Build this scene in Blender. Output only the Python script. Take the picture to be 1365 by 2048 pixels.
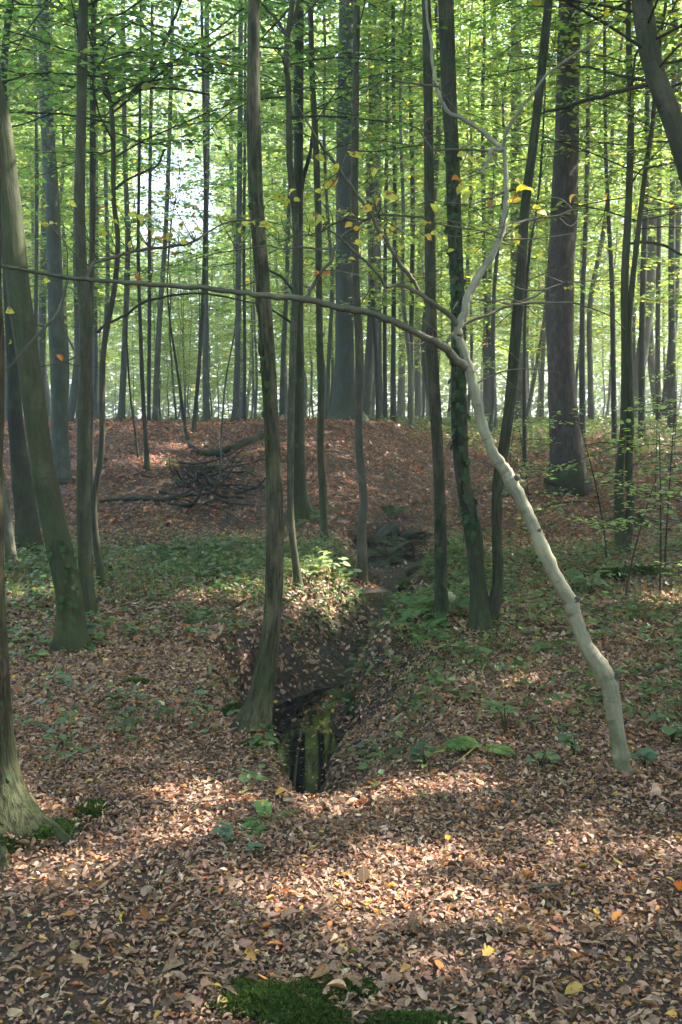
import bpy, math, random
import numpy as np

# ---------------------------------------------------------------- camera, sky, sun, exposure
for o in list(bpy.data.objects):
    bpy.data.objects.remove(o)
scene = bpy.context.scene
COL = scene.collection
W0, H0 = 1365.0, 2048.0
LENS = 35.0
F = H0 * LENS / 36.0
CAM_H = 1.55
PITCH = math.radians(5.28)

cam_data = bpy.data.cameras.new('camera')
cam_data.sensor_fit = 'VERTICAL'
cam_data.sensor_height = 36.0
cam_data.lens = LENS
cam_data.clip_start = 0.05
cam_data.clip_end = 2000.0
cam = bpy.data.objects.new('camera', cam_data)
cam.location = (0, 0, CAM_H)
cam.rotation_euler = (math.pi / 2 - PITCH, 0, 0)
COL.objects.link(cam)
scene.camera = cam

SUN_EL = math.radians(44)
SUN_AZ = math.radians(72)          # clockwise from +Y: sun stands to the right, slightly ahead
SUN = np.array([math.cos(SUN_EL) * math.sin(SUN_AZ), math.cos(SUN_EL) * math.cos(SUN_AZ), math.sin(SUN_EL)])

world = bpy.data.worlds.new('World')
scene.world = world
world.use_nodes = True
wn = world.node_tree
wn.nodes.clear()
sky = wn.nodes.new('ShaderNodeTexSky')
sky.sky_type = 'NISHITA'
sky.sun_disc = False
sky.sun_elevation = SUN_EL
sky.sun_rotation = SUN_AZ
sky.air_density = 1.0
sky.dust_density = 2.0
bg = wn.nodes.new('ShaderNodeBackground')
bg.inputs['Strength'].default_value = 0.15
wo = wn.nodes.new('ShaderNodeOutputWorld')
wn.links.new(sky.outputs[0], bg.inputs['Color'])
wn.links.new(bg.outputs[0], wo.inputs['Surface'])

sun_data = bpy.data.lights.new('sun', 'SUN')
sun_data.energy = 3.7
sun_data.angle = math.radians(0.53)
sun_data.color = (1.0, 0.94, 0.84)
sun_ob = bpy.data.objects.new('sun', sun_data)
from mathutils import Vector
sun_ob.rotation_euler = Vector(SUN.tolist()).to_track_quat('Z', 'Y').to_euler()
sun_ob.location = (20, 5, 30)
COL.objects.link(sun_ob)

scene.view_settings.view_transform = 'Standard'
scene.view_settings.look = 'None'
scene.view_settings.gamma = 1.0
scene.view_settings.exposure = 2.95
scene.view_settings.use_curve_mapping = False
scene.render.engine = 'CYCLES'
cy = scene.cycles
cy.max_bounces = 6
cy.diffuse_bounces = 4
cy.glossy_bounces = 2
cy.transmission_bounces = 5
cy.transparent_max_bounces = 4
cy.use_denoising = True
cy.use_adaptive_sampling = True
cy.adaptive_threshold = 0.022
cy.sample_clamp_indirect = 6.0
cy.caustics_reflective = False
cy.caustics_refractive = False

# ---------------------------------------------------------------- small maths helpers
rng = np.random.default_rng(7)
random.seed(7)
CP, SP = math.cos(PITCH), math.sin(PITCH)


def ray(u, v):
    a = (u - W0 / 2) / F
    b = (H0 / 2 - v) / F
    return np.array([a, b * SP + CP, b * CP - SP])


def at(u, v, Y):
    """World point seen in direction (u, v) that stands at distance Y in front of the camera."""
    d = ray(u, v)
    t = Y / d[1]
    return np.array([0, 0, CAM_H]) + d * t


def hash2(ix, iy, seed):
    h = (ix.astype(np.int64) * 374761393 + iy.astype(np.int64) * 668265263 + seed * 974711) & 0xffffffff
    h = ((h ^ (h >> 13)) * 1274126177) & 0xffffffff
    h = h ^ (h >> 16)
    return (h & 0xffff) / 65535.0


def vnoise(x, y, seed=0):
    x = np.asarray(x, float); y = np.asarray(y, float)
    ix = np.floor(x); iy = np.floor(y)
    fx = x - ix; fy = y - iy
    fx = fx * fx * (3 - 2 * fx); fy = fy * fy * (3 - 2 * fy)
    a = hash2(ix, iy, seed); b = hash2(ix + 1, iy, seed)
    c = hash2(ix, iy + 1, seed); d = hash2(ix + 1, iy + 1, seed)
    return (a * (1 - fx) + b * fx) * (1 - fy) + (c * (1 - fx) + d * fx) * fy


def fbm(x, y, seed=0, octs=3):
    s = 0; a = .5; f = 1
    for i in range(octs):
        s = s + a * vnoise(x * f + 17.3 * i, y * f - 9.1 * i, seed + i)
        a *= .5; f *= 2.03
    return s / (1 - .5 ** octs)


def sstep(t):
    t = np.clip(t, 0, 1)
    return t * t * (3 - 2 * t)


def catmull(P, n):
    """Resample a polyline (k, d) smoothly with n points per span."""
    P = np.asarray(P, float)
    if len(P) < 3:
        t = np.linspace(0, 1, n * (len(P) - 1) + 1)[:, None]
        return P[0] * (1 - t) + P[-1] * t
    Q = np.vstack([2 * P[0] - P[1], P, 2 * P[-1] - P[-2]])
    out = []
    for i in range(1, len(Q) - 2):
        t = np.linspace(0, 1, n, endpoint=False)[:, None]
        p0, p1, p2, p3 = Q[i - 1], Q[i], Q[i + 1], Q[i + 2]
        out.append(.5 * (2 * p1 + (p2 - p0) * t + (2 * p0 - 5 * p1 + 4 * p2 - p3) * t ** 2 + (3 * p1 - p0 - 3 * p2 + p3) * t ** 3))
    out.append(P[-1:])
    return np.vstack(out)


# ---------------------------------------------------------------- terrain shape
STREAM = np.array([(-.05, 4.20, -.09, .06), (-.20, 4.95, -.44, .09), (-.36, 5.65, -.63, .09), (-.41, 6.3, -.65, .15), (-.31, 6.85, -.64, .14), (-.08, 7.35, -.60, .09), (.07, 7.8, -.50, .10),
                   (.24, 8.35, -.46, .14), (.52, 8.9, -.42, .17), (.66, 9.3, -.38, .20), (.56, 10.0, -.34, .22), (.42, 10.7, -.32, .20), (.52, 11.4, -.30, .22), (.62, 12.2, -.28, .28), (.66, 12.9, -.22, .26)])
STR = catmull(STREAM, 12)
STD = np.gradient(STR[:, :2], axis=0)
STD /= np.linalg.norm(STD, axis=1)[:, None]
WATER_Z = -0.525


def stream_field(x, y):
    """distance to the bed's edge as a share of the bank (0 bed .. 1 level ground), bed height, mud mask"""
    x = np.asarray(x, float); y = np.asarray(y, float)
    shp = x.shape
    x = x.ravel(); y = y.ravel()
    k = np.ones(len(x)); zb = np.zeros(len(x)); far = np.full(len(x), 9.0)
    m = (np.abs(x) < 4) & (y > 2.5) & (y < 19)
    idx = np.where(m)[0]
    for c in range(0, len(idx), 20000):
        ii = idx[c:c + 20000]
        dx = x[ii, None] - STR[None, :, 0]; dy = y[ii, None] - STR[None, :, 1]
        d2 = dx * dx + dy * dy
        j = d2.argmin(1)
        d = np.sqrt(d2[np.arange(len(ii)), j])
        ddx = dx[np.arange(len(ii)), j]; ddy = dy[np.arange(len(ii)), j]
        side = STD[j, 0] * ddy - STD[j, 1] * ddx          # >0: left of the flow axis
        yy = STR[j, 1]
        bl = np.interp(yy, [4.3, 4.9, 5.3, 5.8, 6.5, 7.2, 8, 10, 12, 15], [.2, .10, .09, .20, .30, .42, .7, .5, .45, .5])
        br = np.interp(yy, [4.3, 5.0, 5.7, 6.3, 7.2, 9, 12, 15], [.3, .75, 1.0, .95, .38, .40, .5, .6])
        w = np.clip(side / (np.abs(d) + 1e-6) * 2, -1, 1) * .5 + .5
        b = bl * w + br * (1 - w)
        front = np.clip((STR[0, 1] - y[ii]) / (d + 1e-6), 0, 1) * (j == 0)
        b = b * (1 - front) + .5 * front
        wob = .08 * (fbm(x[ii] * 2.2, y[ii] * 2.2, 5) - .5) * 2
        k[ii] = (d - STR[j, 3] + wob) / b
        zb[ii] = STR[j, 2]
        far[ii] = d - STR[j, 3]
    return k.reshape(shp), zb.reshape(shp), far.reshape(shp)


def terrain(x, y, fine=True):
    x = np.asarray(x, float); y = np.asarray(y, float)
    s = sstep((x + 1.0) / 5.5)
    foot = 12.0 * (1 - s) + 14.5 * s + .5 * (fbm(x * .35, y * .1, 31) - .5)
    crest = 19.0 * (1 - s) + 27.5 * s
    t = np.clip((y - foot) / (crest - foot), 0, 1)
    prof = sstep(t) * .55 + t * .45
    hgt = 1.46 + .1 * (fbm(x * .12, y * .05, 77) - .5)
    z = hgt * prof + .22 * (fbm(x * .8, y * .35, 78) - .5) * np.clip(t * 2, 0, 1) * np.clip((60 - y) / 20, 0, 1)
    z = z + .16 * (fbm(x * .45, y * .45, 3) - .5) * np.clip((y - 1) / 4, 0, 1)
    z = z + .13 * np.exp(-(((x + .35) / .9) ** 2 + ((y - 9.1) / .8) ** 2))       # hump left of the stream
    z = z + .14 * np.exp(-(((x - .95) / .7) ** 2 + ((y - 7.4) / .8) ** 2))      # hump right of the stream
    z = z - .05 * np.exp(-(((x + 1.0) / 1.2) ** 2 + ((y - 5.0) / .9) ** 2))
    z = z + .5 * (fbm(x * .02, y * .02, 9) - .5) * np.clip((y - 40) / 60, 0, 1)
    k, zb, _ = stream_field(x, y)
    # the gully walls stay uneven
    kk = sstep(np.clip(k + .26 * (fbm(x * 4.2, y * 4.2, 12) - .5) * np.clip(k * 3, 0, 1), 0, 1))
    kk = .5 * kk + .5 * np.clip(k, 0, 1)
    z = zb * (1 - kk) + z * kk
    if fine:
        z = z + .030 * (fbm(x * 5, y * 5, 21) - .5) * np.clip((30 - y) / 10, 0, 1)
    return z


def terr1(x, y):
    return float(terrain(np.array([x]), np.array([y]))[0])


def ground_hit(u, v, y0=2.0, y1=45.0):
    d = ray(u, v)
    ys = np.arange(y0, y1, .02)
    t = ys / d[1]
    xs = d[0] * t; zs = CAM_H + d[2] * t
    g = terrain(xs, ys)
    hit = np.where(zs <= g)[0]
    i = hit[0] if len(hit) else len(ys) - 1
    return np.array([xs[i], ys[i], g[i]])


def normals(x, y):
    e = .03
    dzx = (terrain(x + e, y) - terrain(x - e, y)) / (2 * e)
    dzy = (terrain(x, y + e) - terrain(x, y - e)) / (2 * e)
    n = np.stack([-dzx, -dzy, np.ones_like(dzx)], -1)
    return n / np.linalg.norm(n, axis=-1, keepdims=True)


# ---------------------------------------------------------------- mesh helpers
def mesh_from(name, V, faces, attrs=None, mats=(), smooth=True, mat_idx=None):
    """faces: list of int arrays (m, 3) and/or (m, 4). attrs: name -> per-vertex (n,), (n,3) or (n,4)."""
    me = bpy.data.meshes.new(name)
    V = np.asarray(V, np.float32)
    faces = [np.asarray(f, np.int32) for f in faces if len(f)]
    nl = sum(f.size for f in faces); nf = sum(len(f) for f in faces)
    me.vertices.add(len(V)); me.vertices.foreach_set('co', V.ravel())
    me.loops.add(nl); me.polygons.add(nf)
    me.loops.foreach_set('vertex_index', np.concatenate([f.ravel() for f in faces]))
    tot = np.concatenate([np.full(len(f), f.shape[1], np.int32) for f in faces])
    st = np.concatenate([[0], np.cumsum(tot)[:-1]]).astype(np.int32)
    me.polygons.foreach_set('loop_start', st)
    me.polygons.foreach_set('use_smooth', np.full(nf, smooth))
    if mat_idx is not None:
        me.polygons.foreach_set('material_index', np.asarray(mat_idx, np.int32))
    for k, a in (attrs or {}).items():
        a = np.asarray(a, np.float32)
        if a.ndim == 1:
            me.attributes.new(k, 'FLOAT', 'POINT').data.foreach_set('value', a)
        elif a.shape[1] == 3:
            me.attributes.new(k, 'FLOAT_VECTOR', 'POINT').data.foreach_set('vector', a.ravel())
        else:
            me.attributes.new(k, 'FLOAT_COLOR', 'POINT').data.foreach_set('color', a.ravel())
    for m in mats:
        me.materials.append(m)
    me.update(calc_edges=True)
    return me


def link(name, me, parent=None, loc=None, **props):
    o = bpy.data.objects.new(name, me)
    COL.objects.link(o)
    if parent is not None:
        o.parent = parent
    if loc is not None:
        o.location = [float(c) for c in loc]
    for k, v in props.items():
        o[k] = v
    return o


def empty(name, loc, label, cat, group=None):
    o = bpy.data.objects.new(name, None)
    o.empty_display_size = .1
    COL.objects.link(o)
    o.location = [float(c) for c in loc]
    o['label'] = label; o['category'] = cat
    if group:
        o['group'] = group
    return o


class Mesh:
    """Collects pieces with 'bark' or 'col' attributes."""
    def __init__(self):
        self.V = []; self.T = []; self.Q = []; self.A = []; self.n = 0

    def add(self, V, T=None, Q=None, A=None):
        if T is not None and len(T): self.T.append(np.asarray(T) + self.n)
        if Q is not None and len(Q): self.Q.append(np.asarray(Q) + self.n)
        self.V.append(V); self.n += len(V)
        if A is not None: self.A.append(A)

    def build(self, name, mat, attr, smooth=True, origin=(0, 0, 0)):
        V = np.vstack(self.V) - np.asarray(origin)
        f = []
        if self.Q: f.append(np.vstack(self.Q))
        if self.T: f.append(np.vstack(self.T))
        return mesh_from(name, V, f, {attr: np.vstack(self.A)} if self.A else None, [mat], smooth)


def tube(P, R, sides=8, flute=0.0, rough=0.0, s0=0.0, seed=0, flare=0.0, lobes=5, cap=True, flare_h=.14):
    P = np.asarray(P, float); R = np.asarray(R, float)
    n = len(P)
    T = np.gradient(P, axis=0); T /= np.linalg.norm(T, axis=1)[:, None] + 1e-9
    ref = np.array([0, 1.0, 0]) if abs(T[0][1]) < .9 else np.array([1.0, 0, 0])
    N = np.zeros_like(P)
    v = ref - T[0] * ref.dot(T[0]); N[0] = v / np.linalg.norm(v)
    for i in range(1, n):
        v = N[i - 1] - T[i] * N[i - 1].dot(T[i]); N[i] = v / (np.linalg.norm(v) + 1e-9)
    B = np.cross(T, N)
    s = s0 + np.concatenate([[0], np.cumsum(np.linalg.norm(np.diff(P, axis=0), axis=1))])
    a = np.linspace(0, 2 * math.pi, sides, endpoint=False)
    rr = np.repeat(R[:, None], sides, 1)
    if flute:
        ph = seed * 1.7
        f = np.sin(3 * a[None] + ph + s[:, None] * .7) * .55 + np.sin(5 * a[None] - ph - s[:, None] * .9) * .45
        rr = rr * (1 + flute * f)
    if rough:
        nz = fbm(np.cos(a)[None] * 1.3 + s[:, None] * 2.6 + seed, np.sin(a)[None] * 1.3 + seed * 3 - s[:, None] * .7, seed)
        rr = rr * (1 + rough * (nz - .5) * 2)
    if flare:
        h = np.clip(s, 0, None)[:, None]
        lob = .45 + .55 * (.5 + .5 * np.cos(lobes * a[None] + seed)) * (.7 + .6 * vnoise(a[None] * 1.1 + seed, a[None] * 0, seed))
        rr = rr * (1 + flare * np.exp(-h / flare_h) * lob)
    ring = P[:, None] + rr[..., None] * (np.cos(a)[None, :, None] * N[:, None] + np.sin(a)[None, :, None] * B[:, None])
    V = ring.reshape(-1, 3)
    bark = np.stack([np.cos(a)[None] * rr + seed * .37, np.sin(a)[None] * rr, np.repeat(s[:, None], sides, 1)], -1).reshape(-1, 3)
    i = np.arange(n - 1)[:, None] * sides; j = np.arange(sides)[None]; j2 = (j + 1) % sides
    Q = np.stack([i + j, i + j2, i + sides + j2, i + sides + j], -1).reshape(-1, 4)
    Tt = []
    if cap:
        V = np.vstack([V, P[-1] + T[-1] * R[-1] * .5]); bark = np.vstack([bark, [[0, 0, s[-1]]]])
        c = len(V) - 1; o = (n - 1) * sides
        Tt = np.stack([o + np.arange(sides), o + (np.arange(sides) + 1) % sides, np.full(sides, c)], -1)
    return V, Tt, Q, bark


# leaves: local x along the length (0..1), y across, z up
def leaf_template(width=.55, fold=.1, curl=.1, twist=0.0, sect=3, lobed=False, roll=0.0, tipw=1.0):
    t = np.linspace(0, 1, sect + 2)
    V = [[0, 0, 0]]
    for i in range(1, sect + 1):
        w = width / 2 * max(.05, math.sin(math.pi * t[i] ** .85)) ** .75
        if lobed:
            w *= (1.15 if i % 2 else .55) * (.6 + .55 * t[i])
        tw = twist * (t[i] - .5)
        for sgn in (-1, 0, 1):
            y = sgn * w; z = fold * abs(y) * 2 + roll * y * y * 8
            V.append([t[i] + (.06 * abs(sgn) if lobed and i % 2 else 0), y * math.cos(tw) - z * math.sin(tw), z * math.cos(tw) + y * math.sin(tw)])
    V.append([1, 0, 0])
    V = np.array(V)
    V[:, 2] += curl * (1 - (2 * V[:, 0] - 1) ** 2)
    T = [[0, 2, 1], [0, 3, 2]]
    for i in range(sect - 1):
        a = 1 + 3 * i; b = a + 3
        for c in (0, 1):
            T += [[a + c, a + c + 1, b + c + 1], [a + c, b + c + 1, b + c]]
    a = 1 + 3 * (sect - 1); e = len(V) - 1
    T += [[a, a + 1, e], [a + 1, a + 2, e]]
    return V, np.array(T)


DIAMOND = (np.array([[0, 0, 0], [.45, -.31, .06], [1, 0, -.05], [.45, .31, .06]]), np.array([[0, 1, 2], [0, 2, 3]]))
HEXLEAF = (np.array([[0, 0, 0], [.25, -.27, .05], [.65, -.25, .04], [1, 0, -.06], [.65, .25, .04], [.25, .27, .05]]),
           np.array([[0, 1, 2], [0, 2, 3], [0, 3, 4], [0, 4, 5]]))


def scatter(tpl, pos, R, scale, col, mesh):
    """append one copy of a leaf template per position; R (n,3,3); col (n,4)"""
    V0, T0 = tpl
    n = len(pos); k = len(V0)
    if n == 0: return
    V = np.einsum('nij,kj->nki', R, V0) * np.asarray(scale)[:, None, None] + pos[:, None]
    T = (T0[None] + (np.arange(n) * k)[:, None, None]).reshape(-1, 3)
    mesh.add(V.reshape(-1, 3), T, None, np.repeat(col, k, 0))


def frames(xdir, normal):
    """rotation matrices with columns x (along xdir), y, z (near normal)"""
    x = xdir / (np.linalg.norm(xdir, axis=-1, keepdims=True) + 1e-9)
    y = np.cross(normal, x); y /= np.linalg.norm(y, axis=-1, keepdims=True) + 1e-9
    z = np.cross(x, y)
    return np.stack([x, y, z], -1)


# ---------------------------------------------------------------- materials
def nodes_mat(name):
    m = bpy.data.materials.new(name)
    m.use_nodes = True
    nt = m.node_tree
    nt.nodes.clear()
    out = nt.nodes.new('ShaderNodeOutputMaterial')
    return m, nt, out


def nd(nt, typ, **kw):
    n = nt.nodes.new(typ)
    for k, v in kw.items():
        if k in n.inputs: n.inputs[k].default_value = v
        else: setattr(n, k, v)
    return n


def mix_rgb(nt, fac, a, b, blend='MIX'):
    n = nt.nodes.new('ShaderNodeMix'); n.data_type = 'RGBA'; n.blend_type = blend
    for sock, v in ((n.inputs[0], fac), (n.inputs[6], a), (n.inputs[7], b)):
        if isinstance(v, bpy.types.NodeSocket): nt.links.new(v, sock)
        else: sock.default_value = v if not isinstance(v, tuple) or len(v) == 4 else (*v, 1)
    return n.outputs[2]


def ramp(nt, fac, lo, hi):
    n = nt.nodes.new('ShaderNodeMapRange'); n.clamp = True
    nt.links.new(fac, n.inputs[0]); n.inputs[1].default_value = lo; n.inputs[2].default_value = hi
    return n.outputs[0]


def math_node(nt, op, a, b):
    n = nt.nodes.new('ShaderNodeMath'); n.operation = op; n.use_clamp = False
    for sock, v in ((n.inputs[0], a), (n.inputs[1], b)):
        if isinstance(v, bpy.types.NodeSocket): nt.links.new(v, sock)
        else: sock.default_value = v
    return n.outputs[0]


def make_bark():
    m, nt, out = nodes_mat('bark')
    L = nt.links.new
    att = nd(nt, 'ShaderNodeAttribute', attribute_name='bark')
    inf = nd(nt, 'ShaderNodeObjectInfo')
    mo = nd(nt, 'ShaderNodeAttribute', attribute_type='OBJECT', attribute_name='moss')
    fi = nd(nt, 'ShaderNodeAttribute', attribute_type='OBJECT', attribute_name='furrow')
    mp = nd(nt, 'ShaderNodeMapping'); mp.inputs['Scale'].default_value = (1, 1, .10)
    L(att.outputs['Vector'], mp.inputs['Vector'])
    n1 = nd(nt, 'ShaderNodeTexNoise', Scale=75.0, Detail=4.0, Roughness=.62); L(mp.outputs[0], n1.inputs['Vector'])
    mp2 = nd(nt, 'ShaderNodeMapping'); mp2.inputs['Scale'].default_value = (1, 1, .45)
    L(att.outputs['Vector'], mp2.inputs['Vector'])
    n2 = nd(nt, 'ShaderNodeTexNoise', Scale=9.0, Detail=4.0, Roughness=.6); L(mp2.outputs[0], n2.inputs['Vector'])
    mp3 = nd(nt, 'ShaderNodeMapping'); mp3.inputs['Scale'].default_value = (.35, .35, 1.3)
    L(att.outputs['Vector'], mp3.inputs['Vector'])
    n3 = nd(nt, 'ShaderNodeTexNoise', Scale=38.0, Detail=3.0); L(mp3.outputs[0], n3.inputs['Vector'])
    dark = mix_rgb(nt, 1.0, inf.outputs['Color'], (.24, .22, .20), 'MULTIPLY')
    fur = ramp(nt, n1.outputs[0], .42, .58)
    furm = math_node(nt, 'MULTIPLY', math_node(nt, 'SUBTRACT', 1.0, fur), fi.outputs['Fac'])
    c = mix_rgb(nt, furm, inf.outputs['Color'], dark)
    pale = mix_rgb(nt, 1.0, inf.outputs['Color'], (1.45, 1.42, 1.35), 'MULTIPLY')
    c = mix_rgb(nt, math_node(nt, 'MULTIPLY', ramp(nt, n2.outputs[0], .50, .64), .9), c, pale)
    c = mix_rgb(nt, math_node(nt, 'MULTIPLY', ramp(nt, n3.outputs[0], .60, .72), .55), c, dark)
    # green algae and moss: patches, strongest near the foot
    sx = nd(nt, 'ShaderNodeSeparateXYZ'); L(att.outputs['Vector'], sx.inputs[0])
    n4 = nd(nt, 'ShaderNodeTexNoise', Scale=4.0, Detail=5.0, Roughness=.65); L(att.outputs['Vector'], n4.inputs['Vector'])
    foot = math_node(nt, 'MULTIPLY', ramp(nt, sx.outputs[2], .9, 0.0), .16)
    mm = math_node(nt, 'ADD', math_node(nt, 'ADD', n4.outputs[0], foot), math_node(nt, 'MULTIPLY', mo.outputs['Fac'], .40))
    alg = ramp(nt, mm, .62, .82)
    algc = mix_rgb(nt, n2.outputs[0], (.022, .030, .012), (.085, .108, .040))
    algc = mix_rgb(nt, math_node(nt, 'MULTIPLY', furm, .8), algc, (.012, .014, .007))
    c = mix_rgb(nt, math_node(nt, 'MULTIPLY', alg, .72), c, algc)
    mossm = ramp(nt, math_node(nt, 'ADD', math_node(nt, 'MULTIPLY', n4.outputs[0], 1.6), math_node(nt, 'MULTIPLY', ramp(nt, sx.outputs[2], .4, .0), .6)), 1.22, 1.55)
    mossm = math_node(nt, 'MULTIPLY', mossm, ramp(nt, mo.outputs['Fac'], .0, .3))
    n5 = nd(nt, 'ShaderNodeTexNoise', Scale=180.0, Detail=2.0); L(att.outputs['Vector'], n5.inputs['Vector'])
    c = mix_rgb(nt, mossm, c, mix_rgb(nt, ramp(nt, n5.outputs[0], .35, .65), (.008, .016, .004), (.050, .070, .016)))
    bs = nd(nt, 'ShaderNodeBsdfPrincipled', Roughness=.8)
    bs.inputs['Specular IOR Level'].default_value = .22
    L(c, bs.inputs['Base Color'])
    b1 = nd(nt, 'ShaderNodeBump', Distance=.012)
    L(math_node(nt, 'MULTIPLY', fi.outputs['Fac'], 1.0), b1.inputs['Strength'])
    hh = math_node(nt, 'ADD', n1.outputs[0], math_node(nt, 'MULTIPLY', n5.outputs[0], math_node(nt, 'MULTIPLY', mossm, 1.2)))
    L(hh, b1.inputs['Height'])
    b2 = nd(nt, 'ShaderNodeBump', Distance=.02, Strength=.5); L(n2.outputs[0], b2.inputs['Height']); L(b1.outputs[0], b2.inputs['Normal'])
    L(b2.outputs[0], bs.inputs['Normal'])
    L(bs.outputs[0], out.inputs[0])
    return m


def make_leaf_mat(name, src='attr', trans=2.3, tint=(1.14, 1.12, .58), gloss=.25, rough=.45, spots=False):
    """thin leaf: reflects its colour and lets a warmer part of the light through"""
    m, nt, out = nodes_mat(name)
    L = nt.links.new
    if src == 'attr':
        c = nd(nt, 'ShaderNodeAttribute', attribute_name='col').outputs['Color']
    else:
        c = nd(nt, 'ShaderNodeObjectInfo').outputs['Color']
    geo = nd(nt, 'ShaderNodeTexCoord')
    nz = nd(nt, 'ShaderNodeTexNoise', Scale=45.0 if src == 'attr' else 60.0, Detail=3.0); L(geo.outputs['Object'], nz.inputs['Vector'])
    v = mix_rgb(nt, ramp(nt, nz.outputs[0], .3, .7), (.68, .64, .6), (1.22, 1.2, 1.15))
    c = mix_rgb(nt, 1.0, c, v, 'MULTIPLY')
    if spots:
        n2 = nd(nt, 'ShaderNodeTexNoise', Scale=3.2, Detail=3.0); n2.noise_dimensions = '4D'
        L(geo.outputs['Object'], n2.inputs['Vector']); L(math_node(nt, 'MULTIPLY', nd(nt, 'ShaderNodeObjectInfo').outputs['Random'], 40.0), n2.inputs['W'])
        c = mix_rgb(nt, ramp(nt, n2.outputs[0], .55, .62), c, (.14, .065, .025))
        sp = nd(nt, 'ShaderNodeSeparateXYZ'); L(geo.outputs['Object'], sp.inputs[0])
        ab = math_node(nt, 'ABSOLUTE', sp.outputs[1], 0.0)
        c = mix_rgb(nt, math_node(nt, 'MULTIPLY', ramp(nt, ab, .022, .008), .5), c, (.30, .22, .06))
    bs = nd(nt, 'ShaderNodeBsdfPrincipled', Roughness=rough)
    bs.inputs['Specular IOR Level'].default_value = gloss
    L(c, bs.inputs['Base Color'])
    if trans > 0:
        tr = nd(nt, 'ShaderNodeBsdfTranslucent')
        L(mix_rgb(nt, 1.0, c, tuple(t * trans for t in tint), 'MULTIPLY'), tr.inputs['Color'])
        ad = nd(nt, 'ShaderNodeAddShader'); L(bs.outputs[0], ad.inputs[0]); L(tr.outputs[0], ad.inputs[1])
        L(ad.outputs[0], out.inputs[0])
    else:
        L(bs.outputs[0], out.inputs[0])
    return m


def make_ground():
    m, nt, out = nodes_mat('forest_soil')
    L = nt.links.new
    co = nd(nt, 'ShaderNodeTexCoord')
    mud = nd(nt, 'ShaderNodeAttribute', attribute_name='mud')
    grn = nd(nt, 'ShaderNodeAttribute', attribute_name='green')
    vo = nd(nt, 'ShaderNodeTexVoronoi', Scale=26.0); L(co.outputs['Object'], vo.inputs['Vector'])
    n0 = nd(nt, 'ShaderNodeTexNoise', Scale=40.0, Detail=5.0, Roughness=.7); L(co.outputs['Object'], n0.inputs['Vector'])
    n1 = nd(nt, 'ShaderNodeTexNoise', Scale=2.2, Detail=4.0); L(co.outputs['Object'], n1.inputs['Vector'])
    sep = nd(nt, 'ShaderNodeSeparateColor'); L(vo.outputs['Color'], sep.inputs[0])
    lit = mix_rgb(nt, sep.outputs[0], (.050, .032, .025), (.15, .095, .072))
    lit = mix_rgb(nt, ramp(nt, sep.outputs[1], .86, .9), lit, (.25, .12, .04))
    soil = mix_rgb(nt, n0.outputs[0], (.045, .031, .024), (.165, .118, .092))
    c = mix_rgb(nt, ramp(nt, n1.outputs[0], .40, .62), lit, soil)
    mudc = mix_rgb(nt, n0.outputs[0], (.014, .012, .011), (.065, .052, .042))
    c = mix_rgb(nt, mud.outputs['Fac'], c, mudc)
    mossc = mix_rgb(nt, n0.outputs[0], (.018, .032, .008), (.075, .11, .03))
    gm = ramp(nt, math_node(nt, 'ADD', grn.outputs['Fac'], n1.outputs[0]), .85, 1.15)
    c = mix_rgb(nt, math_node(nt, 'MULTIPLY', gm, .75), c, mossc)
    bs = nd(nt, 'ShaderNodeBsdfPrincipled')
    L(c, bs.inputs['Base Color'])
    rg = nd(nt, 'ShaderNodeMapRange'); L(mud.outputs['Fac'], rg.inputs[0]); rg.inputs[3].default_value = .85; rg.inputs[4].default_value = .28
    L(rg.outputs[0], bs.inputs['Roughness'])
    bs.inputs['Specular IOR Level'].default_value = .3
    bm = nd(nt, 'ShaderNodeBump', Strength=1.0, Distance=.04)
    L(math_node(nt, 'ADD', n0.outputs[0], vo.outputs['Distance']), bm.inputs['Height'])
    L(bm.outputs[0], bs.inputs['Normal'])
    L(bs.outputs[0], out.inputs[0])
    return m


def make_water():
    m, nt, out = nodes_mat('dark_water')
    L = nt.links.new
    co = nd(nt, 'ShaderNodeTexCoord')
    n = nd(nt, 'ShaderNodeTexNoise', Scale=3.5, Detail=2.0); L(co.outputs['Object'], n.inputs['Vector'])
    bm = nd(nt, 'ShaderNodeBump', Strength=.02, Distance=.01); L(n.outputs[0], bm.inputs['Height'])
    bs = nd(nt, 'ShaderNodeBsdfPrincipled', Roughness=.04, IOR=1.33)
    bs.inputs['Base Color'].default_value = (.004, .007, .008, 1)
    bs.inputs['Specular IOR Level'].default_value = .3
    L(bm.outputs[0], bs.inputs['Normal'])
    L(bs.outputs[0], out.inputs[0])
    return m


def make_moss():
    m, nt, out = nodes_mat('moss')
    L = nt.links.new
    a = nd(nt, 'ShaderNodeAttribute', attribute_name='col')
    bs = nd(nt, 'ShaderNodeBsdfPrincipled', Roughness=.8)
    bs.inputs['Specular IOR Level'].default_value = .15
    L(a.outputs['Color'], bs.inputs['Base Color'])
    tr = nd(nt, 'ShaderNodeBsdfTranslucent'); L(mix_rgb(nt, 1.0, a.outputs['Color'], (.9, .9, .4), 'MULTIPLY'), tr.inputs['Color'])
    ad = nd(nt, 'ShaderNodeAddShader'); L(bs.outputs[0], ad.inputs[0]); L(tr.outputs[0], ad.inputs[1])
    L(ad.outputs[0], out.inputs[0])
    return m


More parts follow.
